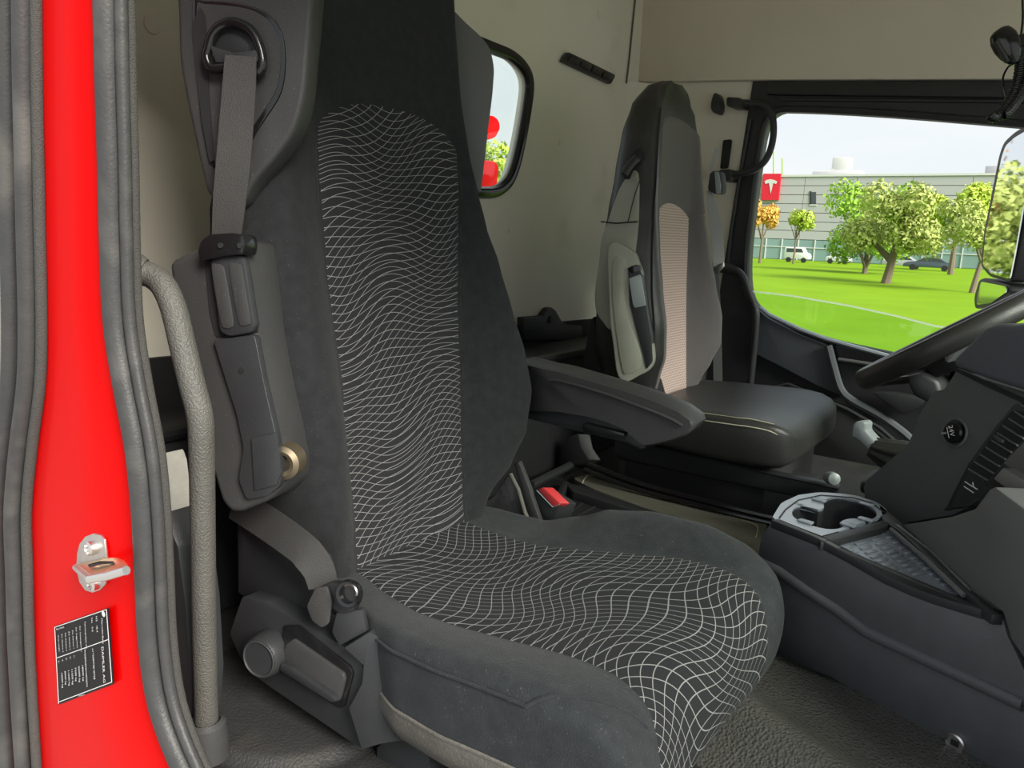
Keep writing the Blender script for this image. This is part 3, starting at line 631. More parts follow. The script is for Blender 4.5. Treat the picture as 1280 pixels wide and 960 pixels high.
dip = cr([PL(x, y, V(HP)+hn*.018, HN) for x, y in di0], 4, True)
dg = mk('belt_d_ring', tube(dip+[dip[0]], .0062, 10, False), 'gloss_black', sho, ang=70)
mk('ring_plate', slab([(262, 58), (267, 46), (277, 35), (290, 30), (305, 34), (316, 44), (323, 60), (305, 66), (290, 66), (272, 60)], V(HP)+hn*.010, HN, .005, curve=2), 'charcoal_plastic', dg, bevel=.001)
mk('ring_bar', slab([(262, 56), (272, 60), (292, 66), (322, 62), (326, 76), (310, 80), (290, 78), (270, 78)], V(HP)+hn*.022, HN, .006, r=.003), 'charcoal_plastic', dg, bevel=.002)
# belt webbing (its own run from D-ring to cap, then lap part)
bl = [(301, 70, .026), (299, 110, .030), (296, 150, .032), (292, 200, .034), (287, 250, .034), (283, 298, .030)]
wds = [.0385, .041, .042, .0425, .041, .036]
bp = cr([PL(x, y, V(HP)+hn*(dz if i < 4 else dz-.004*(i-3)), HN) for i, (x, y, dz) in enumerate(bl)], 5)
ww = [wds[min(5, int(i/5))]+(wds[min(5, int(i/5)+1)]-wds[min(5, int(i/5))])*((i % 5)/5) for i in range(len(bp))]
mk('belt_webbing', band(bp, V((rt.x, rt.y, 0)), ww, .0016), 'belt', SC, ang=60)
lp = [P(x, y, Y=Y) for x, y, Y in ((292, 628, .640), (320, 645, .630), (350, 665, .622), (380, 688, .622), (398, 712, .628), (404, 735, .632))]
lpc = cr(lp, 5)
wd = [V((rt.x*.45, rt.y*.45, .9)) if i < 14 else V((rt.x*(.45+.1*(i-14)), rt.y*(.45+.1*(i-14)), .9-.07*(i-14))) for i in range(len(lpc))]
mk('lap_webbing', band(lpc, wd, [.047-.001*max(0, i-16) for i in range(len(lpc))], .0016), 'belt', SC, ang=60)
mk('belt_anchor', slab([(384, 760), (390, 738), (412, 728), (440, 732), (448, 748), (440, 766), (424, 768), (410, 756), (398, 770)], (-.67, .632, 1.79), (.2, -.97, .1), .014, r=.005), 'black_plastic', SC, bevel=.003)
mk('anchor_tab', slab([(394, 735), (408, 733), (414, 752), (410, 780), (402, 785), (390, 776), (383, 758)], (-.69, .622, 1.79), (.2, -.97, .1), .004, r=.004), 'belt', SC, bevel=.001)
mk('anchor_plate', slab([(420, 766), (452, 762), (458, 790), (424, 808), (414, 790)], (-.65, .640, 1.77), (.3, -.94, .1), .01), 'charcoal_plastic', SC, bevel=.002)
ar = lathe(P(437, 742, Y=.625), (.3, -.9, .2), [(.016, -.006), (.018, 0), (.016, .006), (.012, .005), (.011, -.002), (.0005, -.002)], 24)
mk('anchor_ring', ar, 'gloss_black', SC)
mk('anchor_arc', tube([P(437+9*math.cos(a), 741+10*math.sin(a), Y=.612) for a in [-2.2+k*.25 for k in range(11)]], .0016, 6), 'steel_bright', SC)
mk('head_side_shell', slab([(560, 5), (582, 28), (600, 44), (613, 60), (618, 85), (616, 115), (610, 165), (601, 244), (590, 226), (575, 190), (560, 180)], (-.955, 1.17, 2.5), (.75, -.65, .1), .05, r=.012), 'shell_grey', SC, bevel=.01, seg=3)
# inboard folding armrest
top = [(652, 451), (679, 458), (700, 462), (747, 476), (790, 489), (820, 500), (850, 513), (866, 525), (868, 533), (860, 543), (841, 551), (822, 556), (807, 559), (797, 551), (783, 538), (760, 528), (735, 521), (700, 515), (652, 513)]
tp = [P(x, y, Y=1.235) for x, y in top]
rg = []
for dy, sc_, dz in ((-.006, .93, 0), (0, 1, 0), (.03, 1.0, .004), (.055, .97, .003), (.062, .9, 0)):
    c = sum(tp, V((0, 0, 0)))/len(tp)
    rg.append([V((c.x+(p.x-c.x)*(1-(1-sc_)*.35), p.y+dy, c.z+(p.z-c.z)*sc_+dz)) for p in tp])
an = mk('armrest', loft(rg), 'grey_plastic', SC, ang=50)
lo_ = [(652, 512), (700, 514), (735, 520), (760, 527), (783, 537), (797, 550), (806, 560), (800, 563), (780, 553), (745, 545), (728, 541), (700, 534), (652, 522)]
mk('arm_underside', prism([P(x, y, Y=1.243) for x, y in lo_], (0, .045, 0)), 'charcoal_plastic', an, bevel=.004)
mk('arm_edge', tube(cr([P(x, y, Y=1.226) for x, y in ((686, 475), (700, 476), (750, 490), (800, 508), (835, 522), (853, 532))], 4), .0035, 8), 'grey_plastic', an)
mk('tilt_paddle', prism([P(x, y, Y=1.228) for x, y in ((727, 530), (733, 530), (780, 542), (779, 547), (735, 543), (729, 540))], (0, .03, 0)), 'gloss_black', an, bevel=.002)
# inboard: steel bracket with holes, buckle stalk and buckle
ib = mk('recline_bracket', slab([(596, 634), (618, 620), (632, 598), (640, 590), (654, 606), (665, 640), (668, 660), (640, 652), (612, 644)], (-.83, 1.165, 1.80), (.55, -.83, .1), .008), 'black_plastic', SC, bevel=.002)
for px, py, r in ((627, 614, .004), (632, 621, .004), (626, 626, .004), (636, 631, .004), (644, 629, .006)): mk('bolt_hole', disc(PL(px, py, V((-.83, 1.165, 1.80))+V((.55, -.83, .1)).normalized()*.0004, (.55, -.83, .1)), (.55, -.83, .1), r, .001, 14), 'black_matte', ib)
mk('dusty_ledge', slab([(608, 636), (640, 640), (652, 652), (668, 662), (640, 668), (610, 650)], (-.81, 1.13, 1.79), (.5, -.6, .6), .01), 'skirt', SC, bevel=.002)
mk('bracket_edge', tube([P(x, y, Y=1.15) for x, y in ((638, 592), (648, 612), (656, 640), (664, 658))], .004, 8), 'skirt', SC)
st = mk('buckle_stalk', prism([P(x, y, Y=1.17) for x, y in ((642, 580), (648, 577), (662, 612), (664, 620), (676, 655), (664, 660), (655, 625))], (.0, .012, 0)), 'grey_plastic', SC, bevel=.002)
bn = (-.2, -.7, .68)
bx = thing('seat_belt_buckle', P(672, 655, Y=1.20), 'black belt buckle with red button beside the patterned cushion', 'buckle')
q = [P(x, y, Y=1.19) for x, y in ((664, 624), (671, 612), (700, 631), (692, 650), (680, 662), (670, 650))]
mk('buckle_body', prism(q, (.02, .03, .0)), 'charcoal_plastic', bx, bevel=.003)
q = [P(x, y, Y=1.187) for x, y in ((672, 612), (679, 609), (700, 629), (692, 634))]
mk('release_button', prism(q, (.015, .012, .0)), 'red_plastic', bx, bevel=.0015)['label'] = 'bright red release button'
mk('button_rim', tube([P(x, y, Y=1.1865) for x, y in ((671, 613), (691, 634), (700, 630))], .001, 6), 'silver_button', bx)
mk('slide_handle', tube(cr([P(x, y, Y=.86) for x, y in ((812, 985), (826, 958), (838, 946), (848, 950))], 4), .010, 8), 'gloss_black', SC)
# ------------------------------------------------------------------ floor coverings
def heightfield(x0, x1, y0, y1, nx, ny, fz, th=.012):
    vs, fs = [], []
    for j in range(ny+1):
        for i in range(nx+1):
            x = x0+(x1-x0)*i/nx; y = y0+(y1-y0)*j/ny; vs.append(V((x, y, fz(x, y))))
    for j in range(ny):
        for i in range(nx): a = j*(nx+1)+i; fs.append((a, a+1, a+nx+2, a+nx+1))
    return vs, fs
def sstep(a, b, x): t = max(0, min(1, (x-a)/(b-a))); return t*t*(3-2*t)
def zmat(x, y):
    u = y+.45*(x+.3)                      # ridge running forward and outward
    return FLOOR_Z+.012+.035*math.exp(-((u-1.04)/.055)**2)-.05*sstep(.98, .80, u)+.012*math.exp(-((x+.36)/.05)**2)
fm = mk('floor_mat', heightfield(-.50, .55, .62, 1.24, 60, 40, zmat), 'rubber_mat', None, solid=.012, ang=80); tag(fm, 'pebbled black rubber floor mat in front of the patterned seat', 'floor mat')
def zleft(x, y):
    r = math.hypot((x+.86)/1.25, (y-.66)); return FLOOR_Z+.005+.010*sstep(.145, .13, r)-.004*math.exp(-((r-.14)/.01)**2)
fl = mk('entry_mat', heightfield(-1.12, -.52, .50, .70, 60, 36, zleft), 'floor_dark', None, solid=.01, ang=60); tag(fl, 'dusty black floor mat with a rounded ridge beside the grab handle base', 'floor mat')
tn = thing('tunnel_cover', (-.75, 1.65, FLOOR_Z), 'black engine tunnel cover with a stitched mat between the seats', 'cover')
ZT = 1.622
def zp(px, py, Z=ZT): return P(px, py, Z=Z)
mk('tunnel_base', box((-.79, 1.50, FLOOR_Z+.008), (.66, .60, .016)), 'black_plastic', tn, bevel=.004)
mm = mk('stitched_mat', prism(rnd([zp(x, y) for x, y in ((715, 597), (738, 592), (960, 655), (946, 712), (905, 690), (860, 655), (740, 610))], .02), (0, 0, -.014)), 'dust_mat', tn, bevel=.003)
st = cr([zp(x, y, ZT+.001) for x, y in ((728, 604), (732, 597), (741, 595), (790, 610), (850, 628), (910, 645), (940, 654), (947, 660), (945, 672))], 10)
for i in range(0, len(st)-1, 1):
    a, b = st[i], st[i+1]
    if i == 0: s0 = mk('thread', box((a+b)/2, ((b-a).length*.6, .003, .0016), math.atan2((b-a).y, (b-a).x)), 'stitch', mm)
    else:
        c = dup(s0, mm, (0, 0, 0)); d0 = st[1]-st[0]; d1 = b-a
        c.rotation_euler.z = math.atan2(d1.y, d1.x)-math.atan2(d0.y, d0.x); c.location = (a+b)/2-V((0, 0, .0008))-wl(mm)
# recessed tray between the seats
mk('tray_floor', prism([zp(x, y, 1.617) for x, y in ((660, 650), (700, 606), (725, 606), (855, 652), (850, 690), (690, 690))], (0, 0, -.006)), 'black_plastic', tn)
for q in (((704, 601), (722, 607), (840, 645), (836, 652), (716, 614)), ((690, 626), (704, 600), (712, 602), (697, 630))):
    mk('tray_rim', prism([zp(x, y, 1.640) for x, y in q], (0, 0, -.03)), 'charcoal_plastic', tn, bevel=.004)
for k in range(7): mk('tray_rib', tube([zp(684+k*12, 655-k*1, 1.619), zp(712+k*16, 625+k*4, 1.619)], .0025, 6), 'charcoal_plastic', tn)
mk('tray_clip', prism(rnd([zp(x, y, 1.645) for x, y in ((830, 641), (850, 645), (862, 652), (862, 662), (845, 662), (828, 650))], .008), (0, 0, -.03)), 'console_grey', tn, bevel=.003)
mk('rear_frame', tube([zp(x, y, 1.645) for x, y in ((664, 606), (700, 588), (720, 578), (735, 572))], .012, 8), 'charcoal_plastic', tn)
mk('seat_rail_bracket', prism([P(x, y, Y=1.86) for x, y in ((706, 556), (712, 545), (722, 542), (726, 560), (736, 575), (724, 582), (706, 580))], (.03, .02, 0)), 'black_plastic', tn, bevel=.003)
for k, (y0, r) in enumerate(((1.848, .009), (1.828, .007), (1.866, .010))): mk('cable_duct', tube(cr([V((-1.02, y0, 1.665-.012*k)), V((-.85, y0-.005, 1.645-.01*k)), V((-.6, y0, 1.637-.008*k)), V((-.42, y0+.02, 1.632-.008*k))], 6), r, 8), 'gloss_black', tn)
# ------------------------------------------------------------------ cup holder console
KA = V((-.368, 1.301, 1.6)); KN = V((-.366, -.931, 0))
KZ = 1.833
co = thing('cup_holder_console', KA+V((.2, .05, 0)), 'black cup holder console with an embossed tray on the cab floor', 'console')
def kp(px, py, off=0): return PL(px, py, KA+KN*off, KN)
lowpx = [(944, 700), (960, 706), (990, 729), (1048, 768), (1084, 796), (1125, 814), (1186, 841), (1280, 884), (1320, 900), (1320, 1010), (1240, 962), (1180, 935), (1100, 893), (1040, 861), (998, 845), (965, 820), (936, 797)]
lw_ = mk('lower_body', prism([kp(x, y) for x, y in lowpx], -KN*.20), 'console_plastic', co, bevel=.004)
uppx = [(964, 650), (1025, 675), (1060, 694), (1108, 721), (1167, 745), (1253, 770), (1260, 795), (1270, 815), (1300, 880), (1280, 884), (1186, 841), (1125, 814), (1084, 796), (1048, 768), (990, 729), (960, 704), (946, 694), (950, 672)]
topk = [(964, 649), (968, 640), (976, 629), (995, 619), (1025, 615), (1066, 618), (1096, 627), (1127, 653), (1215, 737), (1255, 769), (1167, 744), (1108, 720), (1060, 693), (1025, 674)]
tk = [V((p.x, p.y, KZ)) for p in [P(x, y, Z=KZ) for x, y in topk]]
# flange ridge along the joint
mk('joint_ridge', tube([kp(x, y, .006) for x, y in ((945, 700), (975, 713), (1010, 738), (1048, 762), (1084, 789), (1125, 808), (1186, 836), (1280, 880))], .011, 8), 'console_plastic', co, ang=80)
# upper body: walls around the top outline (open top with a cup hole)
ub = mk('upper_body', join(prism([kp(x, y, .010) for x, y in uppx], -KN*.02)), 'console_plastic', co, bevel=.005)
band_o = [kp(964, 650, .010), kp(946, 694, .010)]
mk('rear_wall', prism([V((tk[k].x, tk[k].y, KZ-.004)) for k in (0, 1, 2, 3, 4, 5, 6)]+[V((tk[6].x, tk[6].y, 1.62)), V((tk[3].x-.01, tk[3].y, 1.62)), V((KA.x, KA.y, 1.62))], (.012, -.004, 0)) if False else loft([[V((p.x, p.y, KZ-.004)) for p in rnd(tk[:8], .02, 3)][:-5], [V((p.x-.008, p.y, 1.62)) for p in rnd(tk[:8], .02, 3)][:-5]], False, False), 'charcoal_plastic', co, solid=.006, ang=50)
# top plate: cup holder insert with a figure-eight opening
cups = [(990, 640), (994, 634), (1003, 631), (1012, 633), (1023, 637), (1030, 634), (1029, 628), (1032, 624), (1045, 621), (1060, 623), (1078, 628), (1092, 636), (1096, 643), (1092, 648), (1080, 650), (1068, 648), (1058, 649), (1050, 653), (1054, 658), (1046, 661), (1032, 661), (1015, 657), (1000, 651), (992, 646)]
cp_ = cr([P(x, y, Z=KZ) for x, y in cups], 2, True)
rimp = [P(x, y, Z=KZ) for x, y in ((964, 649), (976, 629), (995, 619), (1025, 615), (1066, 618), (1096, 627), (1112, 640), (1024, 674))]
insert = mk('cup_insert', holed(rnd(rimp, .014, 3), cp_, (0, 0, -.008)), 'sky_sheen_plastic', co, smooth=False)
mk('cup_wall', loft([[V((p.x, p.y, KZ-.004)) for p in cp_], [V((p.x+.0, p.y, KZ-.075)) for p in cp_]], True, False), 'black_plastic', insert, ang=60)
mk('cup_floor', prism([V((p.x, p.y, KZ-.074)) for p in cp_], (0, 0, -.003)), 'black_plastic', insert)
mk('rim_groove', tube([P(x, y, Z=KZ+.0005) for x, y in ((974, 648), (982, 637), (998, 625), (1026, 619), (1066, 622), (1090, 629), (1105, 640))], .0012, 6), 'black_matte', insert)
mk('rim_groove', tube([P(x, y, Z=KZ+.0005) for x, y in ((975, 650), (1000, 661), (1021, 672), (1048, 665))], .0012, 6), 'black_matte', insert)
for x, y in ((1024, 626), (1007, 653), (1060, 657), (1082, 650), (1083, 631)):
    c = P(x, y, Z=KZ); mk('retainer_tab', prism(rnd([c+V(d) for d in ((-.014, -.006, .0005), (.012, -.010, .0005), (.014, .004, .0005), (-.010, .008, .0005))], .004), (0, 0, .003)), 'sky_sheen_plastic', insert, bevel=.001)
# sunken embossed tray
tz = KZ-.012
trp = [P(x, y, Z=tz) for x, y in ((1024, 676), (1106, 656), (1124, 664), (1213, 742), (1196, 742), (1165, 734), (1108, 709), (1062, 688))]
mk('tray_floor', prism(trp, (0, 0, -.006)), 'sky_sheen_plastic', co)
tb = mk('tray_step', prism([P(x, y, Z=KZ+.001) for x, y in ((1022, 672), (1103, 650), (1112, 653), (1108, 658), (1026, 679))], (0, 0, -.014)), 'charcoal_plastic', co, bevel=.002)
# embossed bars
rows_ = [((1042, 681), (1056, 678)), ((1062, 676), (1076, 672)), ((1082, 671), (1096, 667)), ((1101, 667), (1112, 664))]
e0 = None
for r, (a, b) in enumerate(rows_):
    nb = (4, 8, 10, 11)[r]
    for k in range(nb):
        dx, dy = 5.3*k*1.25, 4.35*k*1.25
        if r == 3: dx, dy = 5.6*k*1.4, 4.6*k*1.4
        if r == 0: dx, dy = 5.5*k, 4.6*k
        A_ = P(a[0]+dx, a[1]+dy, Z=tz+.0005); B_ = P(b[0]+dx, b[1]+dy, Z=tz+.0005)
        m_ = (A_+B_)/2; dd = B_-A_
        if e0 is None:
            e0 = mk('embossed_bar', box(V((m_.x, m_.y, tz+.001)), (dd.length, .006, .003), math.atan2(dd.y, dd.x)), 'sky_sheen_plastic', co, bevel=.001); ea = math.atan2(dd.y, dd.x); ewl = V(WL[e0.name])
        else:
            c = dup(e0, co, (0, 0, 0)); c.location = V((m_.x, m_.y, ewl.z))-wl(co); c.rotation_euler.z = math.atan2(dd.y, dd.x)-ea
for x0, w_ in ((0, 4), (8, 3)):
    mk('edge_rail', tube([P(1122-x0, 658+x0*.5, Z=KZ-.003), P(1165-x0, 692+x0*.9, Z=KZ-.003), P(1210-x0, 737+x0*.6, Z=KZ-.003), P(1213-x0, 742+x0*.3, Z=KZ-.004)], .0042, 8), 'console_grey', co)
top_strip = [P(x, y, Z=KZ) for x, y in ((1096, 627), (1127, 653), (1215, 737), (1255, 769), (1240, 768), (1208, 741), (1122, 662), (1104, 650))]
mk('far_rim', prism(top_strip, (0, 0, -.015)), 'charcoal_plastic', co, bevel=.002)
nr_o = [kp(x, y, .011) for x, y in ((964, 650), (1018, 671), (1060, 693), (1108, 720), (1140, 734), (1167, 744), (1210, 757), (1253, 769))]
mk('near_rim', prism(nr_o+[p-KN*.016 for p in reversed(nr_o)], (0, 0, -.014)), 'charcoal_plastic', co, bevel=.0015)
lk = kp(1195, 928, .002)
lo_ = mk('console_lock', lathe(lk, KN, [(.0135, -.002), (.0135, .004), (.0115, .006), (.010, .003), (.0005, .003)], 24), 'steel_bright', co)
mk('key_slot', box(lk+KN*.0035, (.010, .003, .008), math.atan2(KN.x, -KN.y)), 'black_matte', lo_)
mk('end_clip', prism([kp(x, y, -.01) for x, y in ((1256, 795), (1264, 806), (1270, 812), (1262, 814), (1256, 806))], -KN*.03), 'gloss_black', co, bevel=.002)
# ------------------------------------------------------------------ dashboard
da = thing('dashboard', (.2, 1.6, 1.62), 'black dashboard with air vent and power socket beyond the cup holder console', 'dashboard')
GP, GN = V((-.169, 1.43, 1.83)), V((-.87, -.49, .12))
mk('centre_cheek', prism([PL(x, y, GP, GN) for x, y in ((1126, 656), (1185, 646), (1218, 635), (1236, 610), (1243, 608), (1320, 665), (1330, 900), (1262, 800), (1252, 766), (1212, 735))], V((.30, .20, 0))), 'console_grey', da, bevel=.006)
DP, DN = V((-.16, 1.55, 1.95)), V((-.6, -.78, .15))
dn = DN.normalized()
fpx = [(1195, 470), (1190, 480), (1165, 484), (1158, 500), (1147, 520), (1143, 535), (1133, 558), (1085, 598), (1079, 606), (1079, 618), (1098, 635), (1128, 654), (1183, 645), (1198, 640), (1216, 630), (1232, 606), (1250, 576), (1300, 510), (1300, 492)]
fpx = [(1196, 463), (1180, 487), (1167, 489), (1148, 520), (1142, 540), (1133, 558), (1083, 600), (1079, 610), (1082, 622), (1100, 636), (1128, 654), (1190, 644), (1218, 630), (1236, 606), (1256, 576), (1310, 500), (1310, 520)]
fpx = fpx[:-1]
dfp = mk('centre_fascia', slab(fpx, DP, DN, .14, r=.006), 'dash_plastic', da, bevel=.005, seg=3)
hd = [(1186, 457), (1192, 446), (1210, 428), (1228, 410), (1245, 404), (1262, 406), (1310, 402), (1310, 506), (1280, 490), (1230, 474)]
hp_ = [PL(x, y, DP+dn*.035, DN) for x, y in hd]
mk('instrument_hood', prism(hp_, V((.22, .16, .02))), 'dash_soft', da, bevel=.016, seg=4)
mk('hood_gap', slab([(1190, 462), (1196, 460), (1236, 478), (1310, 512), (1310, 518), (1234, 484)], DP+dn*.003, DN, .01), 'black_matte', da)
# socket 24V
sc = PL(1195, 541, DP, DN)
so = mk('power_socket', lathe(sc, DN, [(.0265, -.004), (.0265, .003), (.024, .006), (.0215, .003), (.021, -.002), (.0005, -.002)], 32), 'console_grey', dfp)
scp = mk('socket_cap', lathe(sc+dn*.002, DN, [(.019, -.004), (.019, .006), (.0165, .009), (.0005, .0095)], 28), 'gloss_black', so)
xd_ = (PL(1198, 556, DP, DN)-PL(1192, 527, DP, DN)).normalized(); yd_ = (PL(1208, 539, DP, DN)-PL(1185, 543, DP, DN)).normalized()
mk('voltage_print', text_vf('24V', .0125, sc+dn*.0124-xd_*.012-yd_*.002, xd_, yd_), 'print_white', scp, smooth=False)['kind'] = 'stuff'
mk('text_rule', prism([sc+dn*.0124+xd_*u_+yd_*v_ for u_, v_ in ((-.010, -.006), (.010, -.006), (.010, -.0048), (-.010, -.0048))], dn*.0004), 'print_white', scp, smooth=False)
mk('cap_tab', box(sc+dn*.012+yd_*-.011, (.003, .016, .003), math.atan2(dn.x, -dn.y)), 'silver_button', scp)
# vent strip
vf = [(1232, 545), (1262, 511), (1310, 470), (1310, 530), (1262, 578), (1238, 606), (1222, 628), (1212, 633), (1182, 641), (1178, 638), (1200, 596)]
vent = mk('vent_bezel', slab([(1178, 638), (1184, 632), (1200, 600), (1214, 575), (1244, 534), (1268, 505), (1310, 505), (1310, 518), (1262, 578), (1240, 606), (1222, 626), (1214, 632)], DP+dn*.006, DN, .012, r=.004), 'charcoal_plastic', dfp, bevel=.003)
mk('vent_well', slab([(1211, 588), (1240, 545), (1264, 514), (1310, 514), (1310, 516), (1262, 566), (1234, 600)], DP+dn*.0075, DN, .004, r=.002), 'black_matte', vent)
for k in range(11):
    a = (1210+k*7.2, 586-k*9.0); b = (1233+k*7.6, 600-k*8.6)
    A_, B_ = PL(*a, DP+dn*.0105, DN), PL(*b, DP+dn*.0105, DN)
    if a[0] > 1300: break
    mk('slat', prism([A_-V((0, 0, .001)), B_-V((0, 0, .001)), B_+V((0, 0, .0015)), A_+V((0, 0, .0015))], -dn*.010), 'console_grey', vent)
mk('vent_knob', slab([(1240, 546), (1243, 543), (1253, 550), (1252, 554), (1247, 552)], DP+dn*.017, DN, .008, r=.001), 'grey_plastic', vent, bevel=.001)
mk('vent_rail', tube([PL(1210, 588, DP+dn*.009, DN), PL(1222, 594, DP+dn*.009, DN), PL(1231, 602, DP+dn*.009, DN)], .0016, 6), 'grey_plastic', vent)
sy = [(1204, 608), (1217, 616)]
for (x0, y0, x1, y1) in ((1205, 608, 1217, 616), (1206, 602, 1222, 612), (1216, 603, 1217, 608)): mk('symbol_stroke', tube([PL(x0, y0, DP+dn*.0065, DN), PL(x1, y1, DP+dn*.0065, DN)], .0011, 6), 'print_white', vent)
mk('symbol_ring', tube([PL(1213+3.5*math.cos(a), 601+4*math.sin(a), DP+dn*.0065, DN) for a in [k*math.pi/8 for k in range(17)]], .0005, 5), 'grey_plastic', vent)
mk('bezel_edge', tube([PL(x, y, DP+dn*.007, DN) for x, y in ((1212, 578), (1198, 605), (1184, 634), (1200, 634), (1214, 631), (1222, 624))], .0013, 6), 'grey_plastic', vent)
# passenger side of the dash beyond the fascia
mk('dash_flank', prism([PL(x, y, V((.02, 1.25, 1.9)), GN) for x, y in ((1252, 579), (1310, 520), (1330, 620), (1290, 605))], V((.3, .2, 0))), 'console_grey', da, bevel=.004)
mk('dash_ledge', prism([PL(x, y, V((-.0, 1.25, 1.9)), GN) for x, y in ((1240, 599), (1253, 584), (1330, 632), (1330, 664))], V((.3, .2, 0))), 'droplet_grey', da, bevel=.004)
mk('dash_groove', prism([PL(x, y, V((.0, 1.26, 1.9)), GN) for x, y in ((1232, 606), (1240, 597), (1330, 650), (1330, 690))], V((.3, .2, 0))), 'black_matte', da)
mk('dash_body', box((.52, 1.65, 1.80), (.46, 2.0, .36)), 'dash_plastic', da, bevel=.04)
mk('knee_panel', box((.22, 2.2, 1.76), (.20, .9, .30)), 'black_plastic', da, bevel=.03)
# ------------------------------------------------------------------ steering wheel
wc = V((-.188, 2.10, 2.10)); wa = math.radians(35)
wf = V((math.cos(wa), 0, math.sin(wa))); wy = V((0, 1, 0)); wn_ = wf.cross(wy)   # plane axes, normal up/back
if wn_.z < 0: wn_ = -wn_
sw = thing('steering_wheel', wc-V((0, 0, .2)), 'black truck steering wheel seen edge-on before the driver window', 'steering wheel')
RW = .222
mk('rim', tube([wc+wf*(math.cos(a)*RW)+wy*(math.sin(a)*RW) for a in [2*math.pi*k/64 for k in range(65)]], .0225, 14, False, flat=(1.15, .95), ref=wn_), 'leather', sw, ang=80)
mk('hub_pad', prism(rnd([wc+wf*a+wy*b+wn_*-.02 for a, b in ((-.09, -.06), (-.09, .06), (.0, .09), (.07, .07), (.07, -.07), (.0, -.09))], .03), -wn_*.05), 'black_plastic', sw, bevel=.01)
for a in (math.radians(80), math.radians(-80), math.radians(165), math.radians(195)): mk('spoke', tube([wc+(wf*math.cos(a)+wy*math.sin(a))*.06-wn_*.035, wc+(wf*math.cos(a)+wy*math.sin(a))*.13-wn_*.025, wc+(wf*math.cos(a)+wy*math.sin(a))*RW], .016, 8, flat=(.5, 1.2), ref=wn_), 'console_grey', sw)
mk('column', tube([wc-wn_*.06, wc-wn_*.20, V((.30, 2.13, 1.80))], [.05, .06, .09], 16), 'black_plastic', sw)
mk('stalk', tube([wc-wn_*.10, P(1100, 478, Y=2.30)], [.014, .010], 8), 'black_plastic', sw)
cs = mk('column_shroud', prism([P(x, y, Y=2.02) for x, y in ((1130, 470), (1150, 465), (1172, 476), (1178, 500), (1160, 505), (1140, 495))], (.04, .12, 0)), 'charcoal_plastic', sw, bevel=.01)
ct = mk('hazard_stalk', prism([P(x, y, Y=1.95) for x, y in ((1178, 449), (1184, 442), (1225, 413), (1232, 418), (1196, 442), (1184, 455))], (.01, .05, 0)), 'console_grey', sw, bevel=.006)
# ------------------------------------------------------------------ hand brake lever
hb = thing('brake_lever', P(1110, 590, Y=1.75), 'short grey hand brake lever in a pleated boot beside the driver seat', 'lever')
lv = [(1066, 531), (1069, 527), (1079, 526), (1082, 530), (1081, 538), (1090, 548), (1096, 553), (1087, 564), (1074, 551), (1070, 548), (1064, 545)]
mk('grip', prism([P(x, y, Y=1.74) for x, y in lv], (.01, .03, 0)), 'silver_button', hb, bevel=.004)
A_, B_ = P(1089, 558, Y=1.755), P(1122, 573, Y=1.755)
ax = (B_-A_).normalized(); prof = []; u_ = ax.orthogonal().normalized(); v_ = ax.cross(u_)
rings = []
for j in range(13):
    t = j/12; r = .020+.024*t
    rings.append([A_+ax*((B_-A_).length*1.3*t)+u_*(math.cos(a)*(r*(1+.09*math.cos(9*a+3.2*t))))+v_*(math.sin(a)*(r*(1+.09*math.cos(9*a+3.2*t)))) for a in [2*math.pi*k/56 for k in range(56)]])
mk('boot', loft(rings), 'leather', hb, ang=75)
mk('boot_plate', box(P(1115, 590, Y=1.77)+V((.03, 0, -.03)), (.16, .12, .03)), 'black_plastic', hb, bevel=.01)
mk('lever_post', box(P(1115, 590, Y=1.77)+V((.05, .02, -.14)), (.18, .14, .22)), 'black_matte', hb, bevel=.01)
# ------------------------------------------------------------------ far (driver) seat
DS = thing('driver_seat', (-.75, 2.09, FLOOR_Z), 'far seat with a black leather cover and beige centre stripe before the driver window', 'seat')
DZ = 1.87
DB = [(-.06, 1.92, 2.24, 1.97, 2.19, .0, .14), (0, 1.88, 2.29, 1.965, 2.195, .012, .16), (.06, 1.852, 2.35, 1.962, 2.198, .035, .18), (.12, 1.838, 2.385, 1.960, 2.20, .056, .19), (.2, 1.832, 2.378, 1.958, 2.202, .058, .19), (.3, 1.835, 2.345, 1.955, 2.20, .044, .19),
      (.4, 1.845, 2.295, 1.95, 2.19, .032, .185), (.5, 1.862, 2.268, 1.95, 2.185, .022, .175), (.6, 1.885, 2.25, 1.96, 2.19, .014, .165), (.7, 1.905, 2.24, 1.97, 2.19, .008, .15), (.78, 1.935, 2.22, 1.98, 2.18, .0, .125), (.83, 1.975, 2.18, 2.0, 2.16, -.012, .09), (.852, 2.03, 2.12, 2.04, 2.11, -.025, .05)]
def db(h): return [interp(h, DB, j) for j in range(1, 7)]
def dbx(h): return -.885-.06*h
def dfront(y, h):
    yl, yr, pl, pr, rise, th = db(h)
    if pl <= y <= pr: m = (pl+pr)/2; s = (y-m)/((pr-pl)/2); x = -.010*(1-s*s)
    else:
        s = (pl-y)/max(1e-4, pl-yl) if y < pl else (y-pr)/max(1e-4, yr-pr); s = min(1, s)
        x = rise*(1-(1-s/.55)**2) if s < .55 else rise-(rise+th*.45)*(1-math.sqrt(max(0, 1-((s-.55)/.45)**2)))
    return V((dbx(h)+x, y, DZ+h))
rings = []
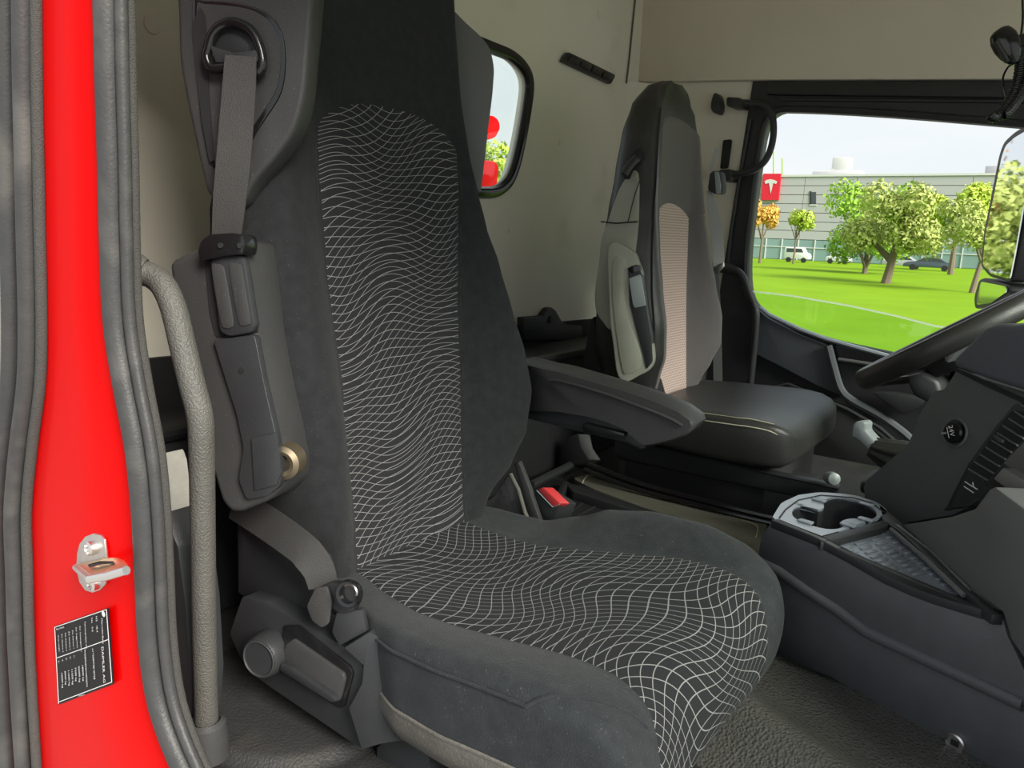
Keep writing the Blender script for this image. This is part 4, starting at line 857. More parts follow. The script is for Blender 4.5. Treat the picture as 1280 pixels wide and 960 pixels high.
for i in range(54):
    h = -.06+.912*i/53; yl, yr, pl, pr, rise, th = db(h); ring = []
    for k in range(37):
        t = k/36; t = .5-.5*math.cos(math.pi*t)*(.75+.25*abs(math.cos(math.pi*t))); ring.append(dfront(yl+(yr-yl)*t, h))
    for k in range(1, 11):
        a = math.pi*k/11; ring.append(V((dbx(h)-th*.45-th*.25*math.sin(a)**.6-.04*max(0, .4-abs(h-.15)), (yl+yr)/2+math.cos(a)*(yr-yl)/2, DZ+h)))
    rings.append(ring)
db_ = mk('backrest', loft(rings), 'leather', DS, ang=75)
def overlay(name, ya, yb, h0, h1fun, m, off, parent, nu=24, nh=60, dy=1):
    vs, fs, us = [], [], []
    for j in range(nh+1):
        for i in range(nu+1):
            u = i/nu; hm = h1fun(u); h = h0(u)+(hm-h0(u))*j/nh; a = ya(h); b = yb(h); y = a+(b-a)*u
            p = dfront(y, h); ed = i in (0, nu) or j in (0, nh); p.x += -.002 if ed else off
            vs.append(p); us.append((y, h))
    for j in range(nh):
        for i in range(nu): a = j*(nu+1)+i; fs.append((a, a+1, a+nu+2, a+nu+1))
    return mk(name, (vs, fs), m, parent, uv=us, ang=70)
dome = lambda u: math.sqrt(max(0, 1-(2*u-1)**2))
overlay('side_panel', lambda h: db(h)[0]+.045+.012*math.sin(h*4), lambda h: db(h)[1]-.006, lambda u: -.02, lambda u: .60-.10*u, 'cover_grey', .0045, db_)
overlay('headrest_panel', lambda h: db(h)[2]-.015, lambda h: db(h)[1]-.012, lambda u: .50, lambda u: .715+.05*dome(u), 'cover_grey', .0065, db_, nh=30)
overlay('centre_stripe', lambda h: 1.93+.08*max(0, .25-h), lambda h: 2.172+.04*max(0, .3-h), lambda u: -.02, lambda u: .475+.06*dome(u), 'beige_mesh', .009, db_)['label'] = 'beige perforated centre stripe'
# inner flank: dusty leather cover pieces, fabric loop
IP, IN = V((-.95, 1.852, 2.2)), V((.12, -.97, .12))
fk = mk('flank_cover', slab([(797, 215), (782, 222), (770, 245), (758, 280), (751, 300), (748, 330), (743, 365), (745, 390), (755, 405), (763, 412), (775, 400), (790, 330), (797, 280)], V((-.95, 1.824, 2.2)), (.15, -.97, .20), .03, curve=3), 'leather_dusty', db_, bevel=.006, seg=3)
mk('flank_seam', tube([PL(x, y, V((-.95, 1.822, 2.2)), (.15, -.97, .20)) for x, y in ((751, 277), (770, 279), (797, 277))], .0018, 6), 'black_matte', fk)
mk('flank_seam', tube([PL(x, y, V((-.95, 1.822, 2.2)), (.15, -.97, .20)) for x, y in ((800, 225), (793, 245), (785, 277))], .0014, 6), 'black_matte', fk)
lpn = [(776, 218), (782, 208), (790, 192), (800, 184), (804, 190), (800, 202), (792, 206), (786, 222)]
mk('belt_loop', slab(lpn, V((-.95, 1.872, 2.5)), (.25, -.93, .22), .02, curve=2), 'black_matte', db_, bevel=.003)
mk('loop_flap', tube([PL(x, y, V((-.95, 1.862, 2.5)), (.25, -.93, .22)) for x, y in ((780, 217), (788, 205), (797, 197))], .012, 8, flat=(.4, 1), ref=(0, 1, 0)), 'leather', db_)
mk('cover_seam', tube([dfront(db(h)[0]+.03+.0*h, h)+V((.003, -.001, 0)) for h in [.15+.62*k/20 for k in range(21)]], .002, 6), 'black_matte', db_)
# lower side frame
mk('side_frame', slab([(738, 400), (742, 395), (745, 410), (765, 425), (772, 470), (800, 480), (812, 478), (818, 500), (812, 512), (770, 500), (735, 480), (728, 450)], V((-.97, 1.88, 1.95)), (.1, -.99, 0), .10), 'black_matte', DS, bevel=.006)
# folded-up armrest
FA, FNn = V((-.93, 1.775, 2.1)), V((.30, -.95, .05))
fn = FNn.normalized()
am = mk('armrest', slab([(759, 318), (762, 306), (769, 303), (778, 306), (792, 315), (797, 328), (803, 345), (807, 383), (812, 410), (816, 440), (816, 454), (810, 464), (798, 470), (783, 478), (775, 474), (770, 463), (766, 430), (762, 400), (760, 350)], FA, FNn, .055, curve=2), 'leather_dusty', DS, bevel=.008, seg=3)
mk('arm_edge', slab([(785, 335), (797, 330), (803, 345), (808, 385), (814, 420), (816, 452), (808, 462), (803, 440), (796, 415), (787, 380)], FA+fn*.003, FNn, .058, r=.006), 'charcoal_plastic', am, bevel=.004)
mk('arm_pad', slab([(765, 330), (772, 320), (783, 325), (780, 340), (779, 360), (784, 395), (795, 425), (802, 447), (798, 462), (784, 468), (778, 464), (772, 430), (766, 380)], FA+fn*.004, FNn, .01, curve=2), 'leather_dusty', am, bevel=.003)
mk('arm_pivot_cap', slab([(784, 336), (790, 332), (799, 331), (801, 338), (790, 342)], FA+fn*.008, FNn, .02, r=.003), 'gloss_black', am, bevel=.002)
mk('arm_button', slab([(786, 348), (800, 343), (802, 347), (807, 382), (793, 385), (791, 380)], FA+fn*.009, FNn, .02, r=.003), 'silver_button', am, bevel=.002)
mk('arm_link', tube([P(768, 478, Y=1.80), P(790, 486, Y=1.80), P(806, 490, Y=1.82)], .007, 8), 'silver_button', DS)
# cushion
cr_ = []
CX = [(-.88, 1.845, 2.33, 1.865, 1.76), (-.80, 1.828, 2.35, 1.868, 1.755), (-.70, 1.822, 2.36, 1.872, 1.752), (-.62, 1.82, 2.362, 1.876, 1.75), (-.565, 1.822, 2.36, 1.877, 1.75), (-.525, 1.828, 2.352, 1.873, 1.752), (-.495, 1.84, 2.34, 1.862, 1.757), (-.477, 1.862, 2.318, 1.845, 1.768), (-.469, 1.89, 2.29, 1.825, 1.785)]
for (x, y0, y1, zt, zb) in CX:
    ym, zm, a, b = (y0+y1)/2, (zt+zb)/2, (y1-y0)/2, (zt-zb)/2; rg = []
    for k in range(48):
        t = 2*math.pi*k/48; c, s = math.cos(t), math.sin(t); e = .28
        yy = ym+a*math.copysign(abs(c)**e, c); zz = zm+b*math.copysign(abs(s)**e, s)
        if s > 0: zz += .012*((yy-ym)/a)**4-.006*(1-((yy-ym)/a)**2)
        rg.append(V((x, yy, zz)))
    cr_.append(rg)
dc = mk('seat_cushion', loft(cr_), 'leather', DS, ang=70)
mk('cushion_stitch', tube(cr([V((-.80, 1.829, 1.852)), V((-.62, 1.8205, 1.858)), V((-.57, 1.8215, 1.860)), V((-.525, 1.829, 1.857)), V((-.497, 1.842, 1.846))], 5), .0016, 6), 'stitch', dc)
mk('cushion_stitch', tube(cr([V((-.80, 1.838, 1.868)), V((-.62, 1.832, 1.874)), V((-.57, 1.834, 1.877)), V((-.515, 1.842, 1.872))], 5), .0012, 6), 'stitch', dc)
mk('seat_base', box((-.73, 2.10, 1.685), (.42, .42, .15)), 'black_matte', DS, bevel=.015)
mk('base_rail', box((-.66, 1.897, 1.715), (.60, .03, .05)), 'black_plastic', DS, bevel=.006)
mk('rail_edge', tube([(-.95, 1.88, 1.745), (-.36, 1.88, 1.735)], .004, 8), 'charcoal_plastic', DS)
mk('base_lower', box((-.70, 2.0, 1.65), (.50, .22, .09)), 'black_plastic', DS, bevel=.01)
mk('adjust_knob', lathe(P(1040, 598, Y=1.86), (.5, -.8, .2), [(.014, -.02), (.016, 0), (.014, .016), (.0005, .02)], 16), 'silver_button', DS)
# driver belt at the outer shoulder
bt = thing('shoulder_belt', P(900, 330, Y=2.45), 'grey seat belt hanging beside the driver seat at the far pillar', 'seat belt')
mk('webbing', band([P(x, y, Y=2.44) for x, y in ((886, 238), (890, 255), (894, 280), (897, 305), (899, 332))], V((rt.x, rt.y, 0)), [.012, .03, .036, .038, .036], .0016), 'belt_light', bt)
mk('upper_webbing', band([P(x, y, Y=2.47) for x, y in ((897, 185), (893, 200), (889, 214))], V((rt.x, rt.y, 0)), .014, .0016), 'belt_light', bt)
gd = mk('guide', prism(rnd([P(x, y, Y=2.43) for x, y in ((887, 216), (892, 213), (898, 214), (901, 230), (900, 242), (893, 243), (884, 237))], .008), (.01, .03, 0)), 'black_plastic', bt, bevel=.003)
mk('guide_face', prism([P(x, y, Y=2.427) for x, y in ((893, 214), (898, 215), (901, 232), (900, 242), (895, 242))], (0, .004, 0)), 'silver_button', gd, bevel=.001)
mk('tongue', prism([P(x, y, Y=2.43) for x, y in ((886, 334), (904, 328), (905, 333), (897, 342), (890, 341))], (.0, .008, 0)), 'steel_bright', bt, bevel=.002)
mk('webbing_tail', band([P(x, y, Y=2.46) for x, y in ((893, 342), (896, 400), (898, 500), (898, 575))], V((rt.x, rt.y, 0)), .03, .0016), 'belt_dark', bt)
# far pillar: grab loop, lower grab bar, hook, slot
gl = thing('grab_loop', P(905, 218, Y=2.66), 'black curved grab loop on the far pillar above the driver seat', 'handle')
mk('loop', tube(cr([P(x, y, Y=2.66) for x, y in ((915, 128), (935, 129), (952, 131), (963, 139), (967, 157), (965, 180), (957, 200), (943, 212), (925, 217), (905, 219))], 5), .0115, 10), 'black_plastic', gl)
mk('mount', prism(rnd([P(x, y, Y=2.645) for x, y in ((908, 121), (926, 122), (926, 134), (908, 133))], .01), (0, .085, 0)), 'black_plastic', gl, bevel=.004)
mk('mount', prism(rnd([P(x, y, Y=2.645) for x, y in ((898, 212), (914, 211), (914, 226), (898, 226))], .01), (0, .085, 0)), 'black_plastic', gl, bevel=.004)
hk = mk('coat_hook', slab([(890, 122), (893, 116), (897, 118), (900, 130), (898, 141), (892, 141), (888, 134)], (0, 2.69, 0), (0, -1, 0), .05, curve=2), 'black_plastic', None, bevel=.004); tag(hk, 'small black coat hook on the liner beside the driver headrest', 'hook')
sl = mk('pillar_slot', slab([(904, 175), (914, 174), (909, 210), (900, 211)], (0, YL-.012, 0), (0, -1, 0), .014, r=.006), 'black_matte', None); tag(sl, 'dark belt slot in the far pillar liner', 'slot')
gb = thing('driver_grab_bar', P(938, 500, Y=2.64), 'black bent grab bar at the rear edge of the driver door', 'handle')
mk('bar', tube(cr([P(x, y, Y=2.64) for x, y in ((904, 335), (920, 338), (930, 348), (938, 370), (945, 390), (944, 420), (940, 460), (935, 510), (932, 540))], 5), .0125, 10), 'charcoal_plastic', gb)
mk('mount', disc(P(904, 335, Y=2.64)+V((0, -.005, 0)), (0, 1, 0), .018, .10, 14), 'black_plastic', gb)
mk('pillar_rib', tube([P(x, y, Y=YL-.012) for x, y in ((938, 150), (925, 220), (914, 290), (909, 335))], .008, 8), 'charcoal_plastic', dr)
# door inner trim
yd0 = 2.70
dt = mk('upper_trim', slab([(946, 386), (960, 398), (1000, 419), (1031, 431), (1036, 452), (1046, 482), (1056, 497), (1020, 481), (980, 460), (940, 440)], (0, yd0, 0), (0, -1, 0), .05, r=.01), 'dash_soft', dr, bevel=.008, seg=3)
mk('trim_cap', tube([P(x, y, Y=yd0-.006) for x, y in ((950, 384), (962, 394), (1000, 412), (1033, 424), (1080, 437), (1113, 446), (1150, 455))], .010, 8, flat=(1.3, .8), ref=(0, 1, 0)), 'sky_sheen_plastic', dr)  # pale blue colour stands in for sky sheen along the window edge
mk('trim_curve', tube(cr([P(x, y, Y=yd0-.012) for x, y in ((1035, 432), (1041, 455), (1050, 485), (1064, 500), (1100, 520), (1128, 540), (1145, 556))], 5), .014, 8), 'dash_soft', dr)
mk('handle_recess', slab([(1043, 432), (1112, 447), (1150, 455), (1140, 462), (1098, 457), (1049, 448)], (0, yd0+.005, 0), (0, -1, 0), .04, r=.008), 'charcoal_plastic', dr, bevel=.004)
mk('handle_ledge', tube([P(x, y, Y=yd0-.01) for x, y in ((1048, 449), (1075, 453), (1102, 457))], .006, 8), 'console_grey', dr)
mk('pull_handle', prism([P(x, y, Y=2.66) for x, y in ((1088, 490), (1120, 492), (1160, 500), (1148, 510), (1128, 520))], (0, .05, 0)), 'charcoal_plastic', dr, bevel=.008)
mk('door_pocket', slab([(968, 486), (980, 480), (1060, 512), (1140, 575), (1150, 640), (1100, 620), (1000, 560), (966, 530)], (0, 2.665, 0), (0, -1, 0), .07, r=.03), 'black_plastic', dr, bevel=.01)
mk('pocket_lip', tube([P(x, y, Y=2.66) for x, y in ((968, 484), (985, 480), (1060, 512), (1100, 535), (1140, 570))], .006, 8), 'charcoal_plastic', dr)
# CB handset on a coiled cord at the front header
cb = thing('radio_handset', P(1262, 80, d=1.30), 'black radio handset with coiled cord hanging at the upper right', 'handset')
D = 1.30
rg = []
pts = [(1247, 37, .006), (1249, 40, .016), (1254, 48, .021), (1259, 58, .021), (1264, 68, .017), (1268, 76, .010), (1270, 79, .004)]
mk('handset_body', tube(cr([P(x, y, d=D) for x, y, r in pts], 3), [v for a, b in zip(pts, pts[1:]) for v in (a[2], a[2]+(b[2]-a[2])/3, a[2]+2*(b[2]-a[2])/3)]+[pts[-1][2]], 14, flat=(1.0, .8)), 'gloss_black', cb, ang=80)
mk('handset_face', prism([P(x, y, d=D-.012) for x, y in ((1245, 52), (1248, 48), (1258, 66), (1263, 76), (1260, 77))], fw*.01), 'grey_plastic', cb, bevel=.002)
mk('clip', prism([P(x, y, d=D+.01) for x, y in ((1262, 46), (1282, 40), (1300, 44), (1300, 62), (1272, 66))], fw*.03), 'black_plastic', cb, bevel=.004)
ctl = cr([P(x, y, d=D+.01) for x, y in ((1276, 60), (1276, 75), (1274, 95), (1268, 115), (1258, 132), (1249, 143), (1243, 147), (1238, 144))], 24)
hel = []
for i in range(len(ctl)*2-2):
    p = ctl[i//2] if i % 2 == 0 else (ctl[i//2]+ctl[i//2+1])/2
    t = (ctl[min(i//2+1, len(ctl)-1)]-ctl[max(i//2-1, 0)]).normalized(); u = (fw-t*fw.dot(t)).normalized(); v = t.cross(u); a = i*.95
    hel.append(p+u*math.cos(a)*.0075+v*math.sin(a)*.0075)
mk('coiled_cord', tube(hel, .0022, 6), 'gloss_black', cb, ang=80)
ctl2 = [p+V((.012, 0, .004)) for p in ctl[:int(len(ctl)*.85)]]
hel = []
for i in range(len(ctl2)*2-2):
    p = ctl2[i//2] if i % 2 == 0 else (ctl2[i//2]+ctl2[i//2+1])/2
    t = (ctl2[min(i//2+1, len(ctl2)-1)]-ctl2[max(i//2-1, 0)]).normalized(); u = (fw-t*fw.dot(t)).normalized(); v = t.cross(u); a = i*.95+1
    hel.append(p+u*math.cos(a)*.0075+v*math.sin(a)*.0075)
mk('coiled_cord', tube(hel, .0022, 6), 'gloss_black', cb, ang=80)
mk('thin_cable', tube(cr([P(x, y, d=D+.02) for x, y in ((1278, 0), (1278, 30), (1270, 74), (1260, 84), (1254, 96), (1254, 110), (1257, 122))], 5), .0018, 6), 'gloss_black', cb)
# ------------------------------------------------------------------ outside
random.seed(4)
mat('grass', (.138, .25, .005), .9, spec=.1, var=.22, vscale=.35, bump=.6, bscale=8)
mat('concrete', (.38, .37, .35), .9, bump=.3, bscale=60)  # concrete tone, lightened so the yard bounces daylight up into the cab
mat('path', (.42, .36, .28), .9)
mat('cladding', (.38, .38, .395), .6, var=.03, vscale=.4)
mat('cladding_joint', (.29, .29, .30), .7)
mat('facade_white', (.55, .56, .55), .6)
mat('facade_glass', (.20, .30, .30), .15, spec=.6)
mat('dark_glass', (.05, .06, .07), .15)
mat('sign_red', (.62, .008, .03), .5)
mat('leaf_green', (.20, .34, .03), .8, var=.3, vscale=1.5)
mat('leaf_lime', (.33, .42, .05), .8, var=.3, vscale=1.5)
mat('leaf_olive', (.30, .35, .095), .8, var=.3, vscale=1.5)
mat('leaf_orange', (.50, .30, .06), .8, var=.3, vscale=1.5)
mat('leaf_russet', (.33, .12, .05), .8, var=.3, vscale=1.5)
mat('bark', (.18, .14, .10), .9)
mat('car_white', (.66, .67, .68), .3, coat=.5)
mat('car_blue', (.055, .075, .10), .3, coat=.5)
mat('car_silver', (.40, .41, .43), .35, coat=.5)
mat('tyre', (.02, .02, .02), .8)
mat('mirror_glass', (.86, .88, .9), .02, metal=1)
gr = mk('lawn', ([V((-400, 7, 0)), V((400, 7, 0)), V((400, 600, 0)), V((-400, 600, 0))], [(0, 1, 2, 3)]), 'grass', None, smooth=False); tag(gr, 'bright green mown lawn beyond the driver window', 'lawn', kind='structure')
rd = mk('yard', ([V((-400, -300, -.01)), V((400, -300, -.01)), V((400, 7, -.01)), V((-400, 7, -.01))], [(0, 1, 2, 3)]), 'concrete', None, smooth=False); tag(rd, 'grey asphalt yard under the truck, paled to bounce light into the cab', 'ground', kind='structure')
# building facade frame: origin, along, up
DB0 = 118.0
def gpt(px, d):                      # ground point on the bearing of a pixel column at range d
    r = ray(px, 315); h = V((r.x, r.y, 0)).normalized(); return V((h.x*d, h.y*d, 0))
cB = gpt(1095, DB0); vd = V((cB.x, cB.y, 0)).normalized()
al = V((vd.y, -vd.x, 0)); al = (al*math.cos(math.radians(-9))+vd*math.sin(math.radians(-9))).normalized()
nb = V((al.y, -al.x, 0)); nb = nb if nb.dot(vd) < 0 else -nb
def BP_(px, py, off=0):              # pixel -> facade plane coords
    return PL(px, py, cB+nb*off, nb)
def ab(p): return (p-cB).dot(al), p.z
bl = thing('factory_building', cB, 'long pale grey clad factory hall beyond the lawn', 'building')
zt = ab(BP_(1100, 220))[1]; zg = ab(BP_(1100, 303))[1]
a0, a1 = -38, 45
mk('hall_core', prism([cB+al*a0-nb*.2, cB+al*a1-nb*.2, cB+al*a1-nb*20, cB+al*a0-nb*20], (0, 0, zt-.1)), 'cladding_joint', bl, smooth=False)
nr = 7; ph = (zt-zg)/nr; pw = 6.9; c0_ = None
for r in range(nr):
    for c in range(12):
        x = a0+pw*c+(pw*.5 if r % 2 else 0)*0
        ctr = cB+al*(x+pw/2)+nb*(-.1)+V((0, 0, zg+ph*(r+.5)))
        if c0_ is None:
            c0_ = mk('cladding_panel', box(ctr, (pw-.06, .2, ph-.09), math.atan2(al.y, al.x)), 'cladding', bl, smooth=False); cc0 = ctr
        else: dup(c0_, bl, ctr-cc0)
mk('parapet', box(cB+al*((a0+a1)/2)-nb*.1+V((0, 0, zt+.12)), (a1-a0, .5, .28), math.atan2(al.y, al.x)), 'facade_white', bl, smooth=False)
# glazed ground floor
g0 = None
for k in range(36):
    x = a0+2.3*k; ctr = cB+al*(x+1.15)+nb*(-.05)+V((0, 0, zg/2))
    if g0 is None: g0 = mk('glass_bay', box(ctr, (2.15, .15, zg-.12), math.atan2(al.y, al.x)), 'facade_glass', bl, smooth=False); gc0 = ctr
    else: dup(g0, bl, ctr-gc0)
m0 = None
for k in range(36):
    ctr = cB+al*(a0+2.3*k)+nb*.05+V((0, 0, zg/2))
    if m0 is None: m0 = mk('mullion', box(ctr, (.14, .2, zg), math.atan2(al.y, al.x)), 'facade_white', bl, smooth=False); mc0 = ctr
    else: dup(m0, bl, ctr-mc0)
mk('glazing_rail', box(cB+al*((a0+a1)/2)+nb*.05+V((0, 0, zg*.62)), (a1-a0, .16, .12), math.atan2(al.y, al.x)), 'facade_white', bl, smooth=False)
wq = [BP_(x, y, .06) for x, y in ((1013, 240), (1020, 240), (1020, 256), (1013, 256))]
wi = mk('small_window', prism(wq, -nb*.2), 'dark_glass', bl, smooth=False)
mk('window_frame', prism([BP_(x, y, .1) for x, y in ((1012, 239), (1014, 239), (1014, 257), (1012, 257))], -nb*.25), 'tyre', wi, smooth=False)
mk('window_sill', prism([BP_(x, y, .12) for x, y in ((1012, 255.5), (1021, 255.5), (1021, 257), (1012, 257))], -nb*.3), 'facade_white', wi, smooth=False)
# roof plant
mk('roof_unit', box(BP_(1045, 206)-nb*4, (2.3, 2.3, 2.6), math.atan2(al.y, al.x)), 'facade_white', bl, bevel=.1)
mk('roof_plinth', box(BP_(1040, 216)-nb*4, (6.5, 3, 1.0), math.atan2(al.y, al.x)), 'facade_white', bl, bevel=.1)
mk('roof_duct', box(BP_(1243, 214)-nb*4, (2.4, 2.0, 1.9), math.atan2(al.y, al.x)), 'cladding', bl, bevel=.1)
mk('roof_pipe', tube([BP_(1018, 218)-nb*3, BP_(1030, 212)-nb*3, BP_(1036, 210)-nb*3], .25, 8), 'facade_white', bl)
# sign
sg = thing('wall_sign', BP_(964, 250, .4)-V((0, 0, 0)), 'red square sign with a white T emblem on the grey hall', 'sign')
SO = .45
mk('sign_board', prism([BP_(x, y, SO) for x, y in ((954, 217), (976, 217), (973, 250), (951, 250))], -nb*.4), 'sign_red', sg, smooth=False)
def em(L): return [BP_(x, y, SO+.06) for x, y in L]
mk('emblem_bar', prism(em([(955.5, 227), (958, 225), (963, 224), (968, 225), (971.5, 227), (970, 230), (967, 229), (960, 229), (957, 230)]), -nb*.05), 'facade_white', sg, smooth=False)
mk('emblem_stem', prism(em([(961.3, 229), (966.3, 229), (963.2, 242)]), -nb*.05), 'facade_white', sg, smooth=False)
for px, pt in ((962, 188), (973, 196)): mk('roof_mast', tube([BP_(px, 219)-nb*2, BP_(px, pt)-nb*2], .09, 6), 'leaf_green', bl)
# trees
def tree(px, rng, ztop, zbot, wid, leafm, label, trunk_r=.16, n=900, lean=0, group=None, leafs=.28, blobs=9):
    b = gpt(px, rng); t = thing('tree', b, label, 'tree', group)
    crown_c = b+V((0, 0, (ztop+zbot)/2)); tr = random.Random(int(px*7))
    L_ = V((rt.x, rt.y, 0)).normalized()
    mk('trunk', tube([b-V((0, 0, .1)), b+L_*lean*.3+V((0, 0, zbot*.6)), b+L_*lean+V((0, 0, (ztop+zbot)/2))], [trunk_r*1.25, trunk_r, trunk_r*.4], 8), 'bark', t)
    for k in range(4):
        a = tr.uniform(0, 6.28); e = crown_c+V((math.cos(a)*wid*.32, math.sin(a)*wid*.32, tr.uniform(-.1, .25)*(ztop-zbot)))
        s = b+L_*lean*.6+V((0, 0, zbot*.75+tr.uniform(0, .4))); mk('branch', tube([s, s.lerp(e, .5)+V((0, 0, .15)), e], [trunk_r*.6, trunk_r*.4, .03], 6), 'bark', t)
    cl = []
    hz = (ztop-zbot)/2
    for k in range(blobs):
        a = tr.uniform(0, 6.28); r = tr.uniform(.25, .72); zz = tr.uniform(-.6, .62)
        cl.append((crown_c+V((math.cos(a)*r*wid/2, math.sin(a)*r*wid/2, zz*hz)), tr.uniform(.30, .46)*min(wid/2, hz*1.25)))
    vs, fs = [], []
    for k in range(n):
        c, r = cl[tr.randrange(len(cl))]
        d = V((tr.gauss(0, 1), tr.gauss(0, 1), tr.gauss(0, 1))).normalized(); p = c+d*r*tr.uniform(.55, 1.05)
        s = leafs*tr.uniform(.6, 1.3); nrm = (d+V((tr.gauss(0, .5), tr.gauss(0, .5), tr.gauss(0, .5)))).normalized(); u = nrm.orthogonal().normalized(); v = nrm.cross(u)
        ang = tr.uniform(0, 6.28); u, v = u*math.cos(ang)+v*math.sin(ang), v*math.cos(ang)-u*math.sin(ang)
        i = len(vs); vs += [p-u*s, p-v*s*.55+nrm*s*.15, p+u*s, p+v*s*.55-nrm*s*.15]; fs.append((i, i+1, i+2, i+3))
    o = mk('foliage', (vs, fs), leafm, t, smooth=False); o['kind'] = 'stuff'
    return t
def zat(py, rng, px): h0 = 305+(px-970)*.0385; return 2.3+(h0-py)/961*rng*1.03
tree(1112, 56, zat(247, 56, 1112), zat(322, 56, 1112), 8.2, 'leaf_olive', 'broad olive-green tree with a thick trunk in the middle of the lawn', .26, 8000, .5, leafs=.15, blobs=16)
tree(1084, 74, zat(243, 74, 1084), zat(334, 74, 1084), 8.2, 'leaf_green', 'dense bright green tree left of the thick-trunked tree', .22, 6000, leafs=.19, blobs=14)
tree(1192, 84, zat(242, 84, 1192), zat(300, 84, 1192), 6.5, 'leaf_lime', 'tall yellow-green tree behind the right-hand trees', .22, 4500, leafs=.21, blobs=11)
tree(1222, 50, zat(262, 50, 1222), zat(322, 50, 1222), 4.6, 'leaf_olive', 'slender pale tree with a leaning trunk close to the outside mirror', .13, 3500, .6, leafs=.12, blobs=11)
tree(993, 96, zat(262, 96, 993), zat(296, 96, 993), 4.2, 'leaf_lime', 'small thin tree standing alone before the grey hall', .10, 900, leafs=.22, blobs=7)
tree(951, 92, zat(252, 92, 951), zat(296, 92, 951), 4.0, 'leaf_orange', 'orange autumn tree under the red sign at the window edge', .14, 1800, leafs=.22, blobs=9)
# trees on the rear left, seen in the outside mirror and the rear window
def tree_at(x, y, *a, **k):
    global gpt
    g = gpt; gpt = lambda p, d: V((x, y, 0)); r_ = tree(*a, **k); gpt = g; return r_
tree_at(-26, 24, 11, 0, 9.5, 2.2, 9, 'leaf_russet', 'russet tree reflected in the outside mirror', .3, 7000, leafs=.14, blobs=16)
tree_at(-24, 33, 14, 0, 6.6, 2.0, 7, 'leaf_lime', 'light green tree at the edge of the rear window', .3, 7000, leafs=.16, blobs=16)
tree_at(-34, 18, 15, 0, 9.0, 1.5, 10, 'leaf_russet', 'second russet tree farther back in the mirror reflection', .3, 6000, leafs=.24, blobs=16)
tree_at(-46, 34, 16, 0, 10.0, 1.5, 12, 'leaf_olive', 'wide olive tree at the back of the mirror reflection', .3, 6000, leafs=.26, blobs=16)
# parked cars
def car(px, rng, py0, length, body, label, flip=1, h=1.45, van=False):
    b = gpt(px, rng); t = thing('parked_car', b, label, 'car', 'cars parked before the hall')
    X_ = al*flip; Z_ = V((0, 0, 1)); W_ = nb*1.75; s = length/4.5; q = h/1.45
    prof = [(-2.25, .35), (-2.25, .78), (-2.1, .92), (-1.5, .98), (-.85, 1.38), (-.2, 1.45), (.5, 1.40), (1.15, .98), (1.9, .86), (2.2, .70), (2.25, .35)]
    if van: prof = [(-2.25, .35), (-2.28, 1.3), (-2.1, 1.45), (.9, 1.45), (1.4, 1.0), (2.1, .85), (2.25, .6), (2.25, .35)]
    f = lambda L, o: [b+X_*(x*s)+Z_*(z*q)+nb*o for x, z in L]
    mk('car_body', prism(f(prof, .88), -W_), body, t, bevel=.04)
    win = [(-1.35, 1.0), (-.8, 1.31), (-.2, 1.37), (.45, 1.33), (.95, 1.0)] if not van else [(-1.9, .95), (-1.9, 1.33), (.85, 1.33), (1.25, .98)]
    mk('side_window', prism(f(win, .895), -nb*.02), 'dark_glass', t, smooth=False)
    for x in (-1.4, 1.38): mk('wheel', disc(b+X_*(x*s)+Z_*.32+nb*.90, -nb, .32, .22, 18), 'tyre', t)
    return t
car(1164, 96, 0, 5.0, 'car_blue', 'dark blue saloon parked under the right-hand trees', -1)
car(1132, 100, 0, 4.4, 'car_silver', 'silver car half hidden behind the thick trunk', 1)
car(1050, 108, 0, 2.9, 'car_white', 'small white car parked before the glazed ground floor', 1)
car(998, 106, 0, 3.0, 'car_white', 'white van parked below the small thin tree', 1, 1.9, True)
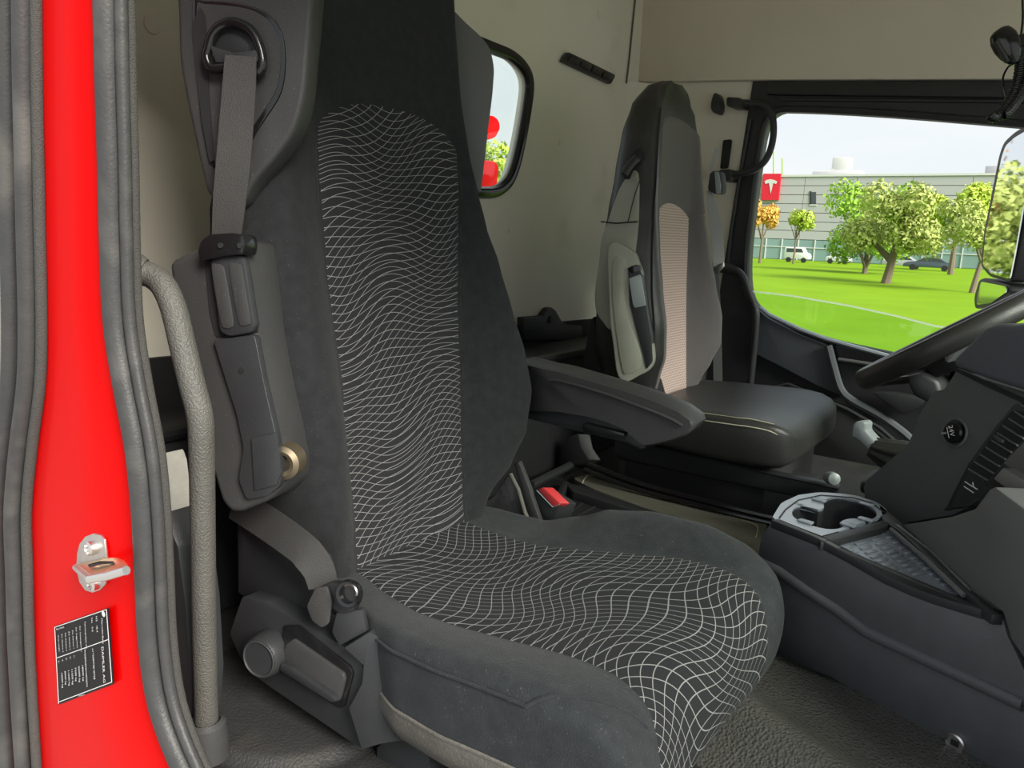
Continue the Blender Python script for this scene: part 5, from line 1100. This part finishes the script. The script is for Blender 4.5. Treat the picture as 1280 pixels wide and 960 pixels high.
# outside mirror
om = thing('outside_mirror', P(1250, 370, Y=3.05), 'large outside mirror with its lower wide-angle glass at the window', 'mirror')
MP, MN = P(1250, 260, Y=3.05), V((-.86, -.50, .02)); mn = MN.normalized()
gpx = [(1285, 162), (1268, 172), (1257, 182), (1252, 196), (1243, 241), (1232, 291), (1228, 331), (1238, 342), (1262, 349), (1269, 314), (1277, 269), (1290, 200)]
mk('mirror_glass', slab(gpx, MP+mn*.006, MN, .004, r=.012), 'mirror_glass', om, smooth=False)
hpx = [(1295, 150), (1268, 164), (1254, 177), (1248, 194), (1239, 240), (1229, 290), (1225, 333), (1236, 346), (1264, 353), (1273, 316), (1281, 270), (1305, 190)]
mk('mirror_housing', slab(hpx, MP, MN, .10, r=.02), 'black_plastic', om, bevel=.012, seg=3)
mk('lower_housing', slab([(1223, 350), (1230, 347), (1262, 356), (1264, 366), (1240, 384), (1218, 386), (1217, 372)], MP, MN, .09, r=.015), 'black_plastic', om, bevel=.01)
mk('lower_glass', slab([(1226, 352), (1258, 358), (1258, 365), (1238, 379), (1221, 381), (1221, 370)], MP+mn*.006, MN, .004, r=.01), 'mirror_glass', om, smooth=False)
mk('mirror_arm', tube([MP-mn*.12+V((0, 0, -.12)), V((.16, 2.95, 2.08)), V((.20, 2.80, 2.03))], .028, 10), 'black_plastic', om)
pa = mk('garden_path', ([P(x, y, Z=.01) for x, y in ((1215, 425), (1290, 405), (1400, 440), (1300, 480))], [(0, 1, 2, 3)]), 'path', None, smooth=False); tag(pa, 'sandy path at the right edge of the lawn', 'path', kind='structure')
# red crane superstructure behind the cab, seen through the rear window
rc = thing('crane_column', V((-2.35, 3.0, 1.0)), 'red loading crane parts behind the cab seen through the rear window', 'crane')
XC = -2.3
mk('base_block', slab([(560, 205), (612, 200), (622, 202), (625, 212), (622, 235), (612, 262), (560, 262)], (XC, 0, 0), (1, 0, 0), .5, r=.04), 'red_paint', rc, bevel=.02)
mk('boom_head', slab([(560, 148), (604, 146), (617, 144), (624, 150), (626, 160), (620, 172), (600, 178), (560, 182)], (XC-.1, 0, 0), (1, 0, 0), .4, r=.02), 'red_paint', rc, bevel=.02)
mk('mast', slab([(560, 150), (590, 150), (594, 262), (560, 262)], (XC-.15, 0, 0), (1, 0, 0), .3), 'red_paint', rc, bevel=.02)
mk('frame_post', box((-2.5, 2.1, 1.3), (.4, .6, 1.6)), 'red_paint', rc, bevel=.03)
